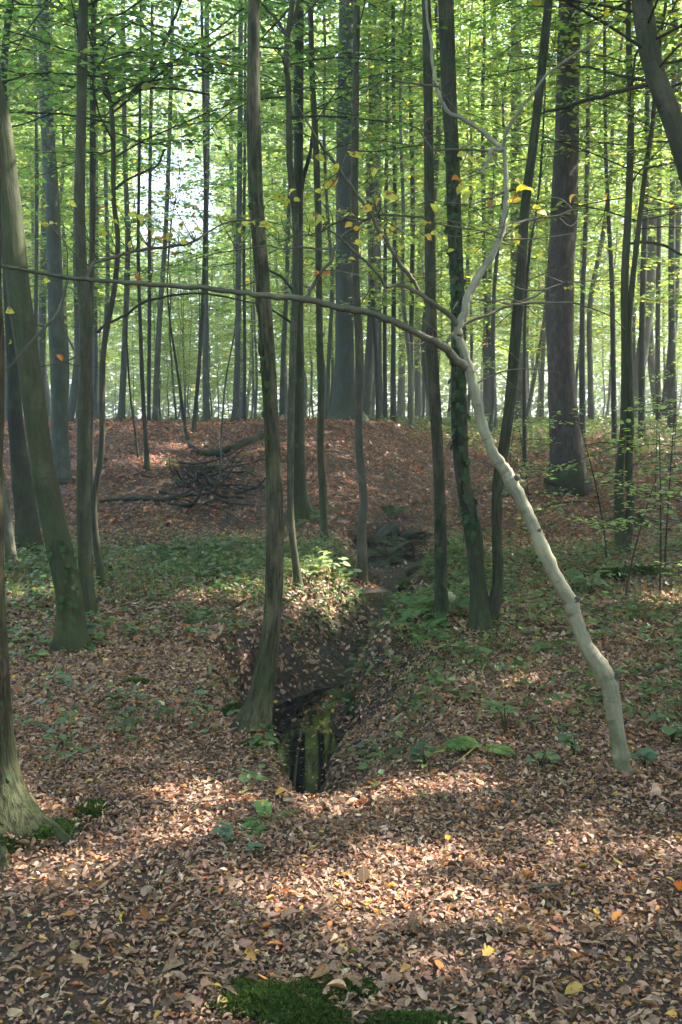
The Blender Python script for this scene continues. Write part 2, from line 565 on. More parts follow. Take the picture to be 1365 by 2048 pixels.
M_BARK = make_bark()
M_GROUND = make_ground()
M_WATER = make_water()
M_MOSS = make_moss()
M_LEAF = make_leaf_mat('green_leaf')
M_LEAF_ONE = make_leaf_mat('single_green_leaf', 'obj')
M_LITTER = make_leaf_mat('dry_leaf', trans=.35, tint=(1, .8, .5), gloss=.3, rough=.5)
M_LITTER_ONE = make_leaf_mat('single_dry_leaf', 'obj', trans=.35, tint=(1, .8, .5), gloss=.3, rough=.5, spots=True)
M_YELLOW = make_leaf_mat('yellow_leaf', 'obj', trans=.9, tint=(1.0, .95, .6), gloss=.3, spots=True)
M_HERB = make_leaf_mat('herb_leaf', trans=.8, tint=(1.1, 1.1, .6), gloss=.35, rough=.4)
M_HERB_ONE = make_leaf_mat('single_herb_leaf', 'obj', trans=.8, tint=(1.1, 1.1, .6), gloss=.3, rough=.4)


def cols(n, palette, weights, jit=.15, r=None):
    r = r or rng
    p = np.array(palette, float)
    i = r.choice(len(p), n, p=np.array(weights, float) / sum(weights))
    c = p[i] * (1 + jit * r.normal(size=(n, 1))) * (1 + .06 * r.normal(size=(n, 3)))
    return np.hstack([np.clip(c, .004, .9), np.ones((n, 1))])


LITTER_PAL = [(.315, .190, .130), (.41, .268, .190), (.21, .122, .084), (.50, .375, .28), (.45, .18, .065), (.52, .34, .08), (.115, .070, .052), (.355, .220, .170), (.155, .17, .06)]
LITTER_W = [26, 20, 22, 7, 5, 1.6, 13, 14, .8]

# ---------------------------------------------------------------- ground
def axis(fine0, fine1, step, lo, hi, grow=1.16):
    a = list(np.arange(fine0, fine1, step))
    s = step; x = a[-1]
    while x < hi:
        s *= grow; x += s; a.append(x)
    s = step; x = a[0]; b = []
    while x > lo:
        s *= grow; x -= s; b.append(x)
    return np.array(b[::-1] + a)


gx = axis(-4.6, 4.6, .055, -190, 190)
gy = np.concatenate([axis(1.9, 13.0, .045, -60, 13.0)[:-1], axis(13.0, 21, .09, 13.0, 230)])
gy = np.unique(np.round(gy, 4))
GX, GY = np.meshgrid(gx, gy)
GZ = terrain(GX, GY)
kf, _, farf = stream_field(GX, GY)
mud = np.clip(1 - sstep((kf - .05) / np.where(GY < 7.2, .7, .45)), 0, 1) * np.clip(.55 + .9 * fbm(GX * 2.5, GY * 2.5, 40), 0, 1)
mud = mud * np.clip((16 - GY) / 2, 0, 1) * sstep((GY - 4.3) / .7)


def green_field(x, y):
    g = np.zeros_like(x)
    g = g + .55 * np.exp(-((y - 11.2) / 1.4) ** 2) * (x < .3)
    g = g + .30 * np.exp(-(((x + .3) / 1.1) ** 2 + ((y - 9.0) / .9) ** 2))
    g = g + .20 * np.exp(-((y - 9.5) / 2.6) ** 2) * (x > .3)
    g = g + .25 * np.exp(-((y - 8.8) / 1.4) ** 2) * (x < .3)
    g = g + .26 * np.clip((y - 21) / 5, 0, 1) * (x > 1.5) + .18 * np.clip((y - 24) / 6, 0, 1) * (x <= 1.5)
    g = g + .05 * np.exp(-((y - 14.5) / 3.0) ** 2) * (x > 1.2)
    return g


green = green_field(GX, GY) * np.clip(1 - mud * 1.4, 0, 1)
ny, nx = GX.shape
ii = (np.arange(ny - 1)[:, None] * nx + np.arange(nx - 1)[None])
GQ = np.stack([ii, ii + 1, ii + nx + 1, ii + nx], -1).reshape(-1, 4)
gme = mesh_from('forest_floor', np.stack([GX, GY, GZ], -1).reshape(-1, 3), [GQ], {'mud': mud.ravel(), 'green': green.ravel()}, [M_GROUND])
floor = link('forest_floor', gme, kind='structure', label='leaf-strewn woodland ground with a muddy gully and a far bank')

wx = np.linspace(-1.1, 1.0, 22); wy = np.linspace(4.9, 8.2, 34)
WX, WY = np.meshgrid(wx, wy)
ii = (np.arange(33)[:, None] * 22 + np.arange(21)[None])
wme = mesh_from('stream_water', np.stack([WX, WY, np.full_like(WX, WATER_Z)], -1).reshape(-1, 3), [np.stack([ii, ii + 1, ii + 23, ii + 22], -1).reshape(-1, 4)], None, [M_WATER])
water = link('stream_water', wme, kind='structure', label='still black pool of stream water reflecting trunks')

# ---------------------------------------------------------------- sun flecks: openings in the leaf roof
FLECKS = []   # (x, y, z, rx, ry)
def fleck(u, v, r, ry=None, Y=None):
    p = at(u, v, Y) if Y else ground_hit(u, v)
    FLECKS.append((p[0], p[1], p[2], r, ry or r * .7))
for f in [(690, 1790, .30), (790, 1735, .24), (900, 1705, .20), (1010, 1690, .20), (1130, 1690, .16), (740, 1845, .20), (640, 1840, .14), (560, 1860, .12), (1150, 1850, .13), (1060, 1880, .12),
          (60, 1760, .22), (150, 1785, .17), (230, 1760, .10), (20, 1700, .15), (1300, 1720, .14), (320, 1690, .10), (940, 1800, .12)]:
    fleck(*f)
for f in [(440, 1188, .22), (520, 1182, .26), (600, 1172, .24), (680, 1168, .28), (745, 1182, .18), (640, 1185, .2)]:
    fleck(*f)
fleck(660, 1105, .35, .3, 9.6); fleck(300, 920, .5, .18); fleck(350, 890, .4, .15); fleck(1185, 870, .5, .4); fleck(60, 1190, .22); fleck(1330, 1205, .3, .2)
fleck(22, 300, .16, .2, 6.6); fleck(30, 430, .16, .2, 6.6); fleck(185, 920, .2, .2, 9.3); fleck(182, 860, .2, .2, 9.3); fleck(18, 1080, .25, .25, 10.5); fleck(510, 120, .14, .14, 5.25)
fleck(1170, 1290, .1, .1, 4.35); fleck(1115, 1150, .1, .1, 4.4); fleck(1015, 940, .09, .09, 4.45); fleck(935, 620, .11, .11, 4.55); fleck(1010, 380, .11, .11, 4.6)
FL = np.array(FLECKS)
FL[:, 3:] += np.where(FL[:, 1:2] < 4.2, .035, .19)
for k in range(36):      # small stray openings
    yy_ = rng.uniform(2.4, 7.5); FL = np.vstack([FL, [rng.uniform(-1, 1) * .36 * yy_, yy_, 0, rng.uniform(.09, .13), rng.uniform(.08, .11)]])


def in_fleck(P):
    """True for points standing between the sun and one of the openings"""
    out = np.zeros(len(P), bool)
    for fx, fy, fz, rx, ry in FL:
        t = (P[:, 2] - fz) / SUN[2]
        dx = P[:, 0] - SUN[0] * t - fx; dy = P[:, 1] - SUN[1] * t - fy
        out |= (t > .3) & ((dx / rx) ** 2 + (dy / ry) ** 2 < 1)
    return out


# ---------------------------------------------------------------- crowns
GREEN = [(.052, .098, .038), (.066, .118, .042), (.041, .078, .034), (.092, .130, .040), (.20, .18, .03)]
GREEN_W = [30, 30, 20, 16, 1.5]
YGREEN = [(.072, .115, .040), (.094, .138, .044), (.056, .092, .036), (.128, .150, .044), (.26, .20, .03)]
YGREEN_W = [28, 28, 20, 16, 3]


def grow_crown(seed, stem, n_limb, len0, len1, rise=(.15, .8), leaf=.075, step=.055, twigs=9, twig_len=.6, tpl=HEXLEAF, pal=GREEN, palw=GREEN_W,
               twig_tubes=True, t0=0.0, limb_r=.010, az=None, filt=False):
    """limbs, twigs and leaves round the stem polyline; limbs get shorter from t0 to the top (len0 -> len1)"""
    r = np.random.default_rng(seed)
    wood = Mesh(); leaves = Mesh()
    stem = np.asarray(stem)
    lp = []; ld = []; ln = []
    for i in range(n_limb):
        t = t0 + (1 - t0) * ((i + r.uniform(0, .9)) / n_limb)
        k = t * (len(stem) - 1); a = int(min(k, len(stem) - 2)); p = stem[a] * (1 - (k - a)) + stem[a + 1] * (k - a)
        ang = i * 2.39996 + r.uniform(-.5, .5) if az is None else r.uniform(*az)
        L = (len0 * (1 - t) + len1 * t) * r.uniform(.65, 1.2)
        el = r.uniform(*rise) * (.6 + .6 * t)
        d = np.array([math.cos(ang) * math.cos(el), math.sin(ang) * math.cos(el), math.sin(el)])
        npt = 7
        pts = [p]
        for q in range(npt - 1):
            d = d + r.normal(size=3) * .11 + np.array([0, 0, -.06])
            d /= np.linalg.norm(d)
            pts.append(pts[-1] + d * L / (npt - 1))
        pts = np.array(pts)
        if twig_tubes or limb_r > 0:
            rad = np.linspace(limb_r * (.5 + .5 * L / max(len0, .1)), .003, npt)
            wood.add(*tube(pts, rad, 5 if twig_tubes else 3, seed=i, cap=False))
        nt_ = max(3, int(twigs * L / max(len0, len1)))
        for q in range(nt_):
            u = .18 + .82 * (q + r.uniform(0, .8)) / nt_
            kk = u * (npt - 1); b = int(min(kk, npt - 2)); base = pts[b] * (1 - (kk - b)) + pts[b + 1] * (kk - b)
            fw = pts[b + 1] - pts[b]; fw /= np.linalg.norm(fw)
            sd = np.cross(fw, [0, 0, 1.0]); sd /= np.linalg.norm(sd) + 1e-6
            sg = 1 if q % 2 else -1
            td = fw * r.uniform(.4, .9) + sd * sg * r.uniform(.6, 1.0) + np.array([0, 0, r.uniform(-.22, .25)])
            td /= np.linalg.norm(td)
            tl = twig_len * r.uniform(.5, 1.25) * (1.15 - .5 * u)
            end = base + td * tl + np.array([0, 0, -.08 * tl])
            if twig_tubes:
                wood.add(*tube(np.array([base, (base + end) / 2 + [0, 0, .03 * tl], end]), [.004, .003, .0015], 3, cap=False))
            m = max(3, int(tl / step))
            s = (np.arange(m) + r.uniform(0, 1, m)) / m
            pos = base + (end - base) * s[:, None] + r.normal(size=(m, 3)) * .018
            tsd = np.cross(td, [0, 0, 1.0]); tsd /= np.linalg.norm(tsd) + 1e-6
            sgn = np.where(np.arange(m) % 2, 1, -1)[:, None]
            dirs = td * r.uniform(.2, 1.0, (m, 1)) + tsd * sgn * r.uniform(.5, 1.0, (m, 1)) + r.normal(size=(m, 3)) * .15
            lp.append(pos); ld.append(dirs); ln.append(np.array([0, 0, 1.0]) + r.normal(size=(m, 3)) * .34)
    P = np.vstack(lp); D = np.vstack(ld); N = np.vstack(ln)
    if filt:
        keep = ~in_fleck(P); P, D, N = P[keep], D[keep], N[keep]
    scatter(tpl, P, frames(D, N), leaf * r.uniform(.65, 1.25, len(P)), cols(len(P), pal, palw, .2, r), leaves)
    return wood, leaves


BARK_K = .5


def set_bark(o, color, moss, furrow):
    o.color = (*[c * k for c, k in zip(color, (.47, .53, .50))], 1)
    o['moss'] = float(moss); o['furrow'] = float(furrow)
    return o


B_OLIVE = (.165, .140, .098)
B_BROWN = (.175, .125, .098)
B_DARK = (.085, .072, .060)
B_GREY = (.175, .170, .155)
B_PALE = (.56, .46, .345)
TREES = {}


def traced_tree(key, name, trace, label, color=B_OLIVE, moss=.5, furrow=.6, Y=None, height=9.0, sides=14, flare=.7, crown=None, flute=.05, group=None,
                rough=.10, lean=0.0, kink=0.0, lobes=5, stems=(), branches=(), flare_h=.14, top_lean=(0, 0)):
    """trace: (u, v, width) from the foot upward, at distance Y (or where the foot meets the ground)"""
    u0, v0, w0 = trace[0]
    g = ground_hit(u0, v0) if Y is None else None
    if g is None:
        p = at(u0, v0, Y); g = np.array([p[0], Y, terr1(p[0], Y)])
    Yb = g[1]
    root = empty(name, g, label, 'tree', group)
    tm = Mesh()
    seed = abs(hash(key)) % 97 if False else sum(map(ord, key)) % 97

    def one(tr, first, extend):
        pts = []; rad = []
        for i, (u, v, w) in enumerate(tr):
            Yi = Yb + lean * (v0 - v) / 1000.0
            p = at(u, v, Yi)
            if first and i == 0: p[2] = g[2]
            pts.append(p); rad.append(w * (.90 if key == 'hero' else .95) / 2 / F * (Yi * CP + (CAM_H - p[2]) * SP))
        pts = np.array(pts); rad = np.array(rad)
        if first:
            d = pts[1] - pts[0]; d /= np.linalg.norm(d)
            pts = np.vstack([pts[0] - d * .12 - [0, 0, .06], pts]); rad = np.concatenate([[rad[0]], rad])
        if extend:
            d = pts[-1] - pts[-2]; d /= np.linalg.norm(d)
            n = 6; zt = g[2] + height; z = pts[-1][2]
            if zt > z + 1.0:
                hs = (zt - z) / n; q = pts[-1].copy(); r0 = rad[-1]; ext = []; er = []
                rr = np.random.default_rng(seed)
                for j in range(n):
                    d = d * .8 + np.array([top_lean[0], top_lean[1], 1.0]) * .2 + np.array([rr.normal() * .06, rr.normal() * .06, 0])
                    d = d / np.linalg.norm(d)
                    q = q + d * hs / max(.5, d[2]); ext.append(q.copy()); er.append(r0 * (1 - .88 * (j + 1) / n))
                pts = np.vstack([pts, ext]); rad = np.concatenate([rad, er])
        C = catmull(np.hstack([pts, rad[:, None]]), 6 if Yb < 12 else 4)
        if kink:
            lin = np.vstack([np.linspace(a0, b0, 6, endpoint=False) for a0, b0 in zip(np.hstack([pts, rad[:, None]])[:-1], np.hstack([pts, rad[:, None]])[1:])] + [np.hstack([pts, rad[:, None]])[-1:]])
            if len(lin) == len(C): C = C * (1 - kink) + lin * kink
            jr = np.random.default_rng(seed); C[2:-2, :3] += jr.normal(size=(len(C) - 4, 3)) * .0016; C[:, 3] *= 1 + .05 * jr.normal(size=len(C))
        s0 = -.14 if first else 1.5
        tm.add(*tube(C[:, :3], np.clip(C[:, 3], .003, None), sides, flute, rough, s0, seed, flare if first else 0, lobes, flare_h=flare_h))
        return C

    C = one(trace, True, True)
    tops = [C]
    for st in stems:
        tops.append(one(st, False, True))
    trunk = link('trunk', tm.build(name + '_trunk', M_BARK, 'bark', origin=g), root)
    set_bark(trunk, color, moss, furrow)
    for br in branches:
        bm = Mesh()
        pts = []; rad = []
        dep = br[0]
        for i, (u, v, w) in enumerate(br[1:]):
            Yi = Yb + lean * (v0 - v) / 1000.0 + dep * i / max(1, len(br) - 2)
            pts.append(at(u, v, Yi)); rad.append(w / 2 / F * Yi)
        c = catmull(np.hstack([np.array(pts), np.array(rad)[:, None]]), 4)
        jr = np.random.default_rng(len(pts) + int(br[1][0])); c[1:, :3] += jr.normal(size=(len(c) - 1, 3)) * np.clip(c[1:, 3:4], 0, .01) * .28; c[:, 3] *= (1.18 if key == 'hero' else 1.1) * (1 + .07 * jr.normal(size=len(c)))
        bm.add(*tube(c[:, :3], np.clip(c[:, 3], .0012, None), 7 if Yb < 6 else 5, rough=.06, s0=2.0, seed=len(pts)))
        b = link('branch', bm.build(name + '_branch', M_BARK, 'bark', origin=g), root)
        set_bark(b, tuple(c_ * (.8 if key != 'hero' else (.85 if br[1][0] > 1000 and br[1][1] < 320 else .42)) for c_ in color), moss * .4, furrow * .5)  # silhouette darkness put into the hero branch colour; its upper forks stay pale
    if crown:
        cm = dict(crown); h0 = cm.pop('from_z')
        wood_all = Mesh(); leaf_all = Mesh()
        for q, Cq in enumerate(tops):
            sel = Cq[Cq[:, 2] > g[2] + h0][:, :3]
            if len(sel) < 3: sel = Cq[-3:, :3]
            cm['filt'] = True
            w_, l_ = grow_crown(seed + q * 31, sel, **cm)
            if w_.V: wood_all.add(np.vstack(w_.V), np.vstack(w_.T) if w_.T else None, np.vstack(w_.Q), np.vstack(w_.A))
            leaf_all.add(np.vstack(l_.V), np.vstack(l_.T), None, np.vstack(l_.A))
        if wood_all.V:
            lm = link('limbs', wood_all.build(name + '_limbs', M_BARK, 'bark', origin=g), root, kind='stuff')
            set_bark(lm, tuple(c_ * .6 for c_ in color), moss * .3, .3)
        link('crown', leaf_all.build(name + '_crown', M_LEAF, 'col', origin=g), root, kind='stuff')
    TREES[key] = (root, C, g)
    return root, C, g


NEAR = dict(n_limb=16, len0=1.7, len1=.8, twigs=9, filt=True, step=.06)
MIDC = dict(n_limb=40, len0=2.1, len1=.9, twigs=12, step=.05, leaf=.085, filt=True)

# --- the bent pale tree in front, with its long branch
HERO_BR = [
    (-.35, (945, 748, 17), (905, 712, 15), (888, 693, 14), (860, 680, 13), (800, 650, 12), (740, 627, 12), (680, 615, 11), (613, 600, 11), (540, 592, 10), (480, 585, 9.5), (400, 575, 9), (300, 567, 8.5), (210, 562, 7.5), (130, 555, 6.5), (50, 540, 6), (5, 533, 6.5), (-40, 528, 5)),
    (-.25, (918, 655, 11), (900, 630, 9), (870, 610, 8), (844, 591, 8), (815, 575, 7), (790, 570, 6), (774, 573, 6), (758, 550, 5), (735, 525, 5), (717, 511, 5), (688, 482, 4), (673, 469, 3), (650, 455, 2)),
    (-.30, (844, 591, 7), (822, 555, 7), (793, 517, 7), (775, 485, 6), (755, 453, 6), (734, 415, 6), (705, 377, 6), (682, 344, 5), (664, 318, 5), (646, 295, 5), (636, 280, 4), (610, 235, 3), (585, 190, 2)),
    (-.10, (613, 598, 7), (623, 576, 7), (646, 541, 6.5), (664, 520, 6), (670, 497, 6), (687, 473, 5), (711, 453, 5), (734, 438, 4.5), (755, 431, 4), (775, 430, 4), (810, 432, 3.5), (846, 435, 3.5), (872, 447, 3), (914, 455, 3), (969, 463, 2.5), (1001, 477, 2)),
    (-.20, (670, 498, 4), (635, 498, 4), (600, 494, 3.5), (579, 497, 3.5), (559, 497, 3), (538, 491, 3), (515, 495, 3), (475, 500, 2.5), (440, 505, 2)),
    (.15, (720, 447, 4), (711, 440, 4), (688, 440, 3.5), (667, 447, 3), (646, 462, 3), (617, 470, 2.5), (588, 473, 2.5), (559, 485, 2)),
    (.20, (174, 557, 6), (182, 534, 6), (198, 522, 6), (237, 512, 5.5), (269, 503, 5), (300, 497, 5), (356, 491, 4.5), (388, 483, 4), (415, 465, 3.5), (443, 449, 3), (471, 441, 3), (526, 441, 2)),
    (-.15, (136, 559, 5), (119, 621, 5), (91, 653, 4.5), (55, 692, 4), (24, 728, 3), (5, 745, 2)),
    (-.05, (119, 621, 4), (127, 653, 3.5), (146, 696, 3.5), (152, 712, 3), (130, 724, 2.5), (100, 730, 1.5)),
    (.25, (888, 693, 6), (908, 667, 6), (927, 648, 6), (969, 632, 5.5), (1008, 616, 5), (1046, 606, 4.5), (1091, 606, 4), (1146, 606, 3), (1172, 613, 2.5), (1220, 632, 2), (1249, 658, 2)),
    (.10, (1040, 604, 4), (1072, 592, 3.5), (1098, 577, 3), (1130, 566, 2.5), (1169, 563, 2), (1240, 560, 1.5)),
    (-.05, (1091, 580, 3), (1053, 580, 3), (1030, 574, 2.5), (1011, 564, 2)),
    (-.05, (1040, 604, 3), (1014, 598, 2.5), (985, 603, 2.5), (953, 598, 2)),
    (.10, (1001, 477, 5), (1014, 458, 4), (1033, 448, 4), (1072, 437, 3), (1114, 432, 2.5), (1146, 419, 2)),
    (.20, (1010, 298, 9), (991, 285, 8), (962, 261, 8), (927, 239, 7), (900, 227, 7), (888, 210, 6), (880, 195, 6), (868, 145, 5), (863, 85, 5), (855, 40, 4.5), (850, -60, 3)),
    (.10, (876, 173, 4), (848, 170, 3.5), (813, 165, 3.5), (773, 160, 3), (748, 172, 2.5), (700, 205, 2)),
    (-.20, (1008, 296, 6), (1013, 265, 6), (1033, 230, 5.5), (1063, 190, 5), (1098, 147, 4.5), (1133, 120, 4), (1180, 87, 3.5), (1230, 40, 2.5)),
    (.0, (1006, 299, 8), (985, 302, 8), (978, 318, 6), (970, 335, 5), (962, 346, 4)),
    (.15, (985, 303, 5), (937, 300, 4), (888, 300, 4), (866, 298, 3.5), (850, 277, 3), (843, 258, 2.5), (856, 239, 2), (888, 229, 1.5)),
    (-.15, (1010, 384, 4), (985, 393, 3), (959, 403, 3), (940, 410, 2.5), (904, 406, 2), (860, 400, 1.5)),
    (.10, (1000, 480, 3), (1060, 478, 2.5), (1130, 470, 2), (1190, 455, 1.5)),
    (-.03, (1020, 962, 16), (1032, 957, 13), (1037, 954, 9)),
    (-.04, (1014, 985, 12), (1010, 988, 9), (1006, 990, 6)),
    (-.03, (1146, 1208, 14), (1152, 1200, 10), (1155, 1194, 6)),
    (-.03, (1066, 1064, 10), (1076, 1062, 8), (1082, 1061, 5)),
    (-.03, (1222, 1362, 14), (1234, 1350, 9), (1236, 1345, 5)),
    (.10, (950, 770, 3), (1000, 745, 2.5), (1050, 738, 2), (1120, 745, 1.5)),
]
hero, heroC, heroG = traced_tree(
    'hero', 'hornbeam_tree',
    [(1248, 1556, 40), (1240, 1500, 35), (1228, 1420, 36), (1220, 1370, 38), (1205, 1338, 38), (1172, 1292, 33), (1150, 1235, 32), (1143, 1205, 35), (1110, 1150, 30), (1075, 1072, 29), (1048, 1012, 28), (1022, 962, 31), (1012, 942, 28),
     (985, 903, 24), (965, 850, 23), (950, 785, 24), (938, 735, 22), (919, 680, 20), (917, 655, 19), (930, 625, 18), (938, 585, 18), (962, 545, 16), (990, 503, 15), (1005, 462, 14), (1011, 420, 12), (1012, 370, 11), (1011, 320, 10), (1008, 295, 9)],
    'slender pale crooked tree bending left over the pool, with a long bare branch',
    color=B_PALE, moss=.14, furrow=.25, height=1.0, sides=18, flare=.7, flare_h=.06, flute=.06, rough=.10, lean=.25, kink=.75, branches=HERO_BR)

YL = [(641, 318, 24, 0), (712, 315, 28, 0), (674, 337, 20, 0), (745, 346, 22, 0), (673, 368, 26, 1), (655, 371, 26, 0), (638, 384, 18, 0), (586, 385, 18, 0), (553, 396, 24, 0), (570, 406, 22, 0), (594, 400, 16, 0), (620, 391, 16, 0),
      (644, 403, 17, 0), (630, 442, 34, 0), (644, 447, 28, 0), (620, 457, 20, 0), (529, 453, 24, 0), (506, 447, 16, 0), (567, 435, 17, 1), (679, 424, 14, 1), (699, 432, 22, 0), (734, 418, 24, 1), (781, 396, 34, 0), (759, 405, 18, 1),
      (748, 444, 14, 1), (767, 450, 20, 0), (784, 456, 24, 0), (764, 476, 20, 1), (717, 488, 20, 0), (699, 451, 18, 1), (714, 456, 16, 1), (802, 495, 18, 0), (866, 418, 22, 0), (855, 450, 20, 1), (856, 476, 18, 1), (869, 467, 16, 0),
      (705, 520, 16, 0), (652, 551, 22, 2), (635, 550, 18, 2), (613, 620, 16, 0), (946, 322, 30, 0), (940, 342, 20, 0), (924, 311, 20, 0), (912, 364, 28, 2), (917, 379, 22, 0), (937, 393, 32, 0), (1035, 366, 24, 0), (1050, 385, 40, 0),
      (1030, 403, 26, 1), (980, 410, 20, 3), (1074, 416, 18, 0), (1085, 430, 26, 1), (1033, 455, 18, 0), (1030, 479, 28, 0), (940, 506, 18, 0), (903, 502, 16, 0), (1082, 513, 14, 0), (1137, 580, 24, 0), (1148, 398, 20, 1), (1214, 395, 15, 1),
      (91, 449, 16, 0), (107, 449, 20, 0), (206, 467, 20, 0), (93, 416, 14, 0), (206, 421, 20, 3), (233, 447, 20, 0), (218, 394, 18, 0), (146, 410, 16, 0), (281, 439, 22, 0), (293, 437, 16, 3), (265, 431, 18, 0), (263, 489, 18, 0),
      (336, 441, 16, 0), (340, 390, 18, 0), (368, 451, 18, 0), (392, 418, 16, 0), (388, 435, 14, 3), (340, 475, 22, 0), (316, 483, 22, 0), (328, 479, 16, 2), (309, 467, 20, 0), (368, 485, 18, 0), (396, 465, 24, 0), (435, 439, 22, 0),
      (461, 443, 20, 0), (490, 447, 22, 0), (506, 447, 16, 0), (530, 453, 24, 0), (483, 461, 14, 0), (281, 554, 20, 2), (348, 510, 14, 3), (93, 564, 18, 0), (22, 623, 22, 0), (119, 716, 16, 2), (18, 683, 12, 0)]
YCOL = [(.36, .36, .035), (.46, .30, .035), (.36, .12, .03), (.20, .10, .04)]
tpl_y = []
for k in range(5):
    V_, T_ = leaf_template(.62, .12 + .05 * k, .08 + .03 * k, .5 * (k - 2), 4, False, .05)
    me = mesh_from('twig_leaf_shape', V_, [T_], None, [M_YELLOW]); tpl_y.append(me)
# nearest branch points for the fine twigs that carry the leaves
br_pts = []
for br in HERO_BR:
    for i, (u, v, w) in enumerate(br[1:]):
        Yi = heroG[1] + .25 * (1556 - v) / 1000.0 + br[0] * i / max(1, len(br) - 2)
        br_pts.append(at(u, v, Yi))
br_pts = np.array(br_pts)
tw = Mesh(); rr = np.random.default_rng(11)
for k, (u, v, px, kind) in enumerate(YL):
    q = at(u, v, 4.4)
    j = np.argmin(((br_pts - q) ** 2 * [1, .15, 1]).sum(1))
    Yl = br_pts[j][1] + rr.normal() * .06
    p = at(u, v, Yl)
    L = px / F * Yl * 1.05
    ang = rr.uniform(-math.pi, math.pi)
    d = np.array([math.cos(ang), rr.normal() * .5, math.sin(ang) * .5 - .35])
    nrm = np.array([rr.normal() * .45, -.75 + rr.normal() * .3, .55 + rr.normal() * .35])
    Rm = frames(d[None], nrm[None])[0]
    b0 = p - Rm[:, 0] * L * .5
    lf = link('leaf', tpl_y[k % 5], hero)
    from mathutils import Matrix
    lf.matrix_local = Matrix.Translation((b0 - heroG).tolist()) @ Matrix(Rm.tolist()).to_4x4() @ Matrix.Scale(L, 4)
    c = np.array(YCOL[kind]) * rr.uniform(.75, 1.2)
    lf.color = (*c, 1)
    mid = (br_pts[j] + b0) / 2 + rr.normal(size=3) * .02
    tw.add(*tube(catmull(np.array([br_pts[j], mid, b0]), 3), np.linspace(.0032, .0014, 7), 3, cap=False, s0=3))
for k in range(110):       # bare fine twigs along the branches
    j = rr.integers(0, len(br_pts)); d = np.array([rr.normal(), rr.normal() * .5, rr.normal() * .45 + .1]); d /= np.linalg.norm(d)
    L = rr.uniform(.08, .34); a = br_pts[j]; b = a + d * L * .5 + rr.normal(size=3) * .015; c = a + d * L + rr.normal(size=3) * .03
    tw.add(*tube(catmull(np.array([a, b, c]), 3), np.linspace(.0028, .001, 7), 3, cap=False, s0=3))
set_bark(link('twigs', tw.build('hero_twigs', M_BARK, 'bark', origin=heroG), hero, kind='stuff'), (.22, .16, .12), 0, .2)

# --- near and middle trees, traced one by one
traced_tree('near_left', 'oak_tree', [(-48, 1668, 225), (-52, 1600, 190), (-58, 1500, 165), (-64, 1350, 160), (-66, 1100, 156), (-68, 800, 152), (-70, 480, 148), (-76, 100, 144)],
            'furrowed brown oak trunk cut by the left edge, mossy roots in front', color=(.20, .145, .10), moss=.55, furrow=1.0, Y=3.72, height=13, sides=40, flare=.55, flute=.04, rough=.12,
            crown=dict(from_z=7.0, **NEAR), flare_h=.2)
traced_tree('lean_left', 'hornbeam_tree', [(146, 1304, 62), (142, 1240, 54), (136, 1180, 53), (119, 1100, 54), (88, 950, 50), (66, 800, 48), (50, 680, 47), (36, 580, 47), (24, 440, 42), (14, 330, 38), (2, 230, 36), (-30, 100, 33), (-70, -40, 30)],
            'thick green-stained trunk leaning left, flared ferny foot left of the path', color=B_OLIVE, moss=.75, furrow=.35, height=10, sides=24, flare=.9, flute=.08, crown=dict(from_z=5.5, **NEAR), top_lean=(-.2, 0))
traced_tree('left_upright', 'hornbeam_tree', [(178, 1230, 33), (172, 1150, 30), (167, 1000, 29), (168, 850, 28), (171, 700, 27), (172, 620, 29), (163, 530, 25), (160, 400, 23), (163, 250, 21), (166, 100, 20), (168, 0, 19)],
            'upright grey-green trunk just behind the leaning mossy trunk at left', color=B_OLIVE, moss=.45, furrow=.45, height=9, sides=18, flare=.4, crown=dict(from_z=4.6, **NEAR))
traced_tree('forked', 'beech_tree', [(205, 1174, 18), (198, 1110, 14), (190, 1040, 12), (190, 990, 13), (204, 900, 13), (205, 800, 12), (206, 720, 12), (215, 650, 12), (230, 570, 11), (236, 480, 11), (228, 400, 10), (227, 300, 10), (222, 210, 10), (205, 150, 9), (190, 100, 9), (186, 0, 8)],
            'thin crooked dark tree at left forking high into a dark rising limb', color=(.14, .115, .085), moss=.3, furrow=.35, height=6.5, sides=10, flare=.7, flute=.04, crown=dict(from_z=3.8, n_limb=60, len0=2.3, len1=1.2, twigs=13, step=.05, leaf=.085, filt=True),
            branches=[(.3, (222, 212, 9), (245, 195, 8), (270, 180, 8), (300, 140, 7), (330, 85, 6), (352, 30, 5), (372, -20, 4)),
                      (.6, (270, 180, 5), (320, 176, 4.5), (370, 180, 4), (420, 190, 3)),
                      (.3, (194, 665, 6), (214, 649, 5.5), (253, 629, 5), (285, 607, 5), (336, 592, 4.5), (396, 586, 4), (435, 590, 4), (510, 607, 3)),
                      (-.4, (228, 380, 5), (250, 362, 5), (285, 345, 4.5), (315, 330, 4), (330, 300, 3)),
                      (.3, (300, 140, 5), (360, 120, 4), (420, 90, 4), (470, 60, 3))])
traced_tree('centre', 'hornbeam_tree', [(503, 1448, 66), (519, 1400, 49), (532, 1330, 42), (543, 1250, 37), (549, 1150, 37), (549, 1000, 35), (543, 850, 32), (535, 700, 32), (526, 560, 30), (514, 420, 29), (508, 250, 29), (508, 100, 26), (509, 0, 24), (512, -80, 23)],
            'tall bowed furrowed trunk at the left brink of the pool, moss at its foot', color=(.205, .165, .112), moss=.4, furrow=.9, Y=5.1, height=10.5, sides=26, flare=.6, flute=.07, crown=dict(from_z=5.2, **NEAR), flare_h=.16)
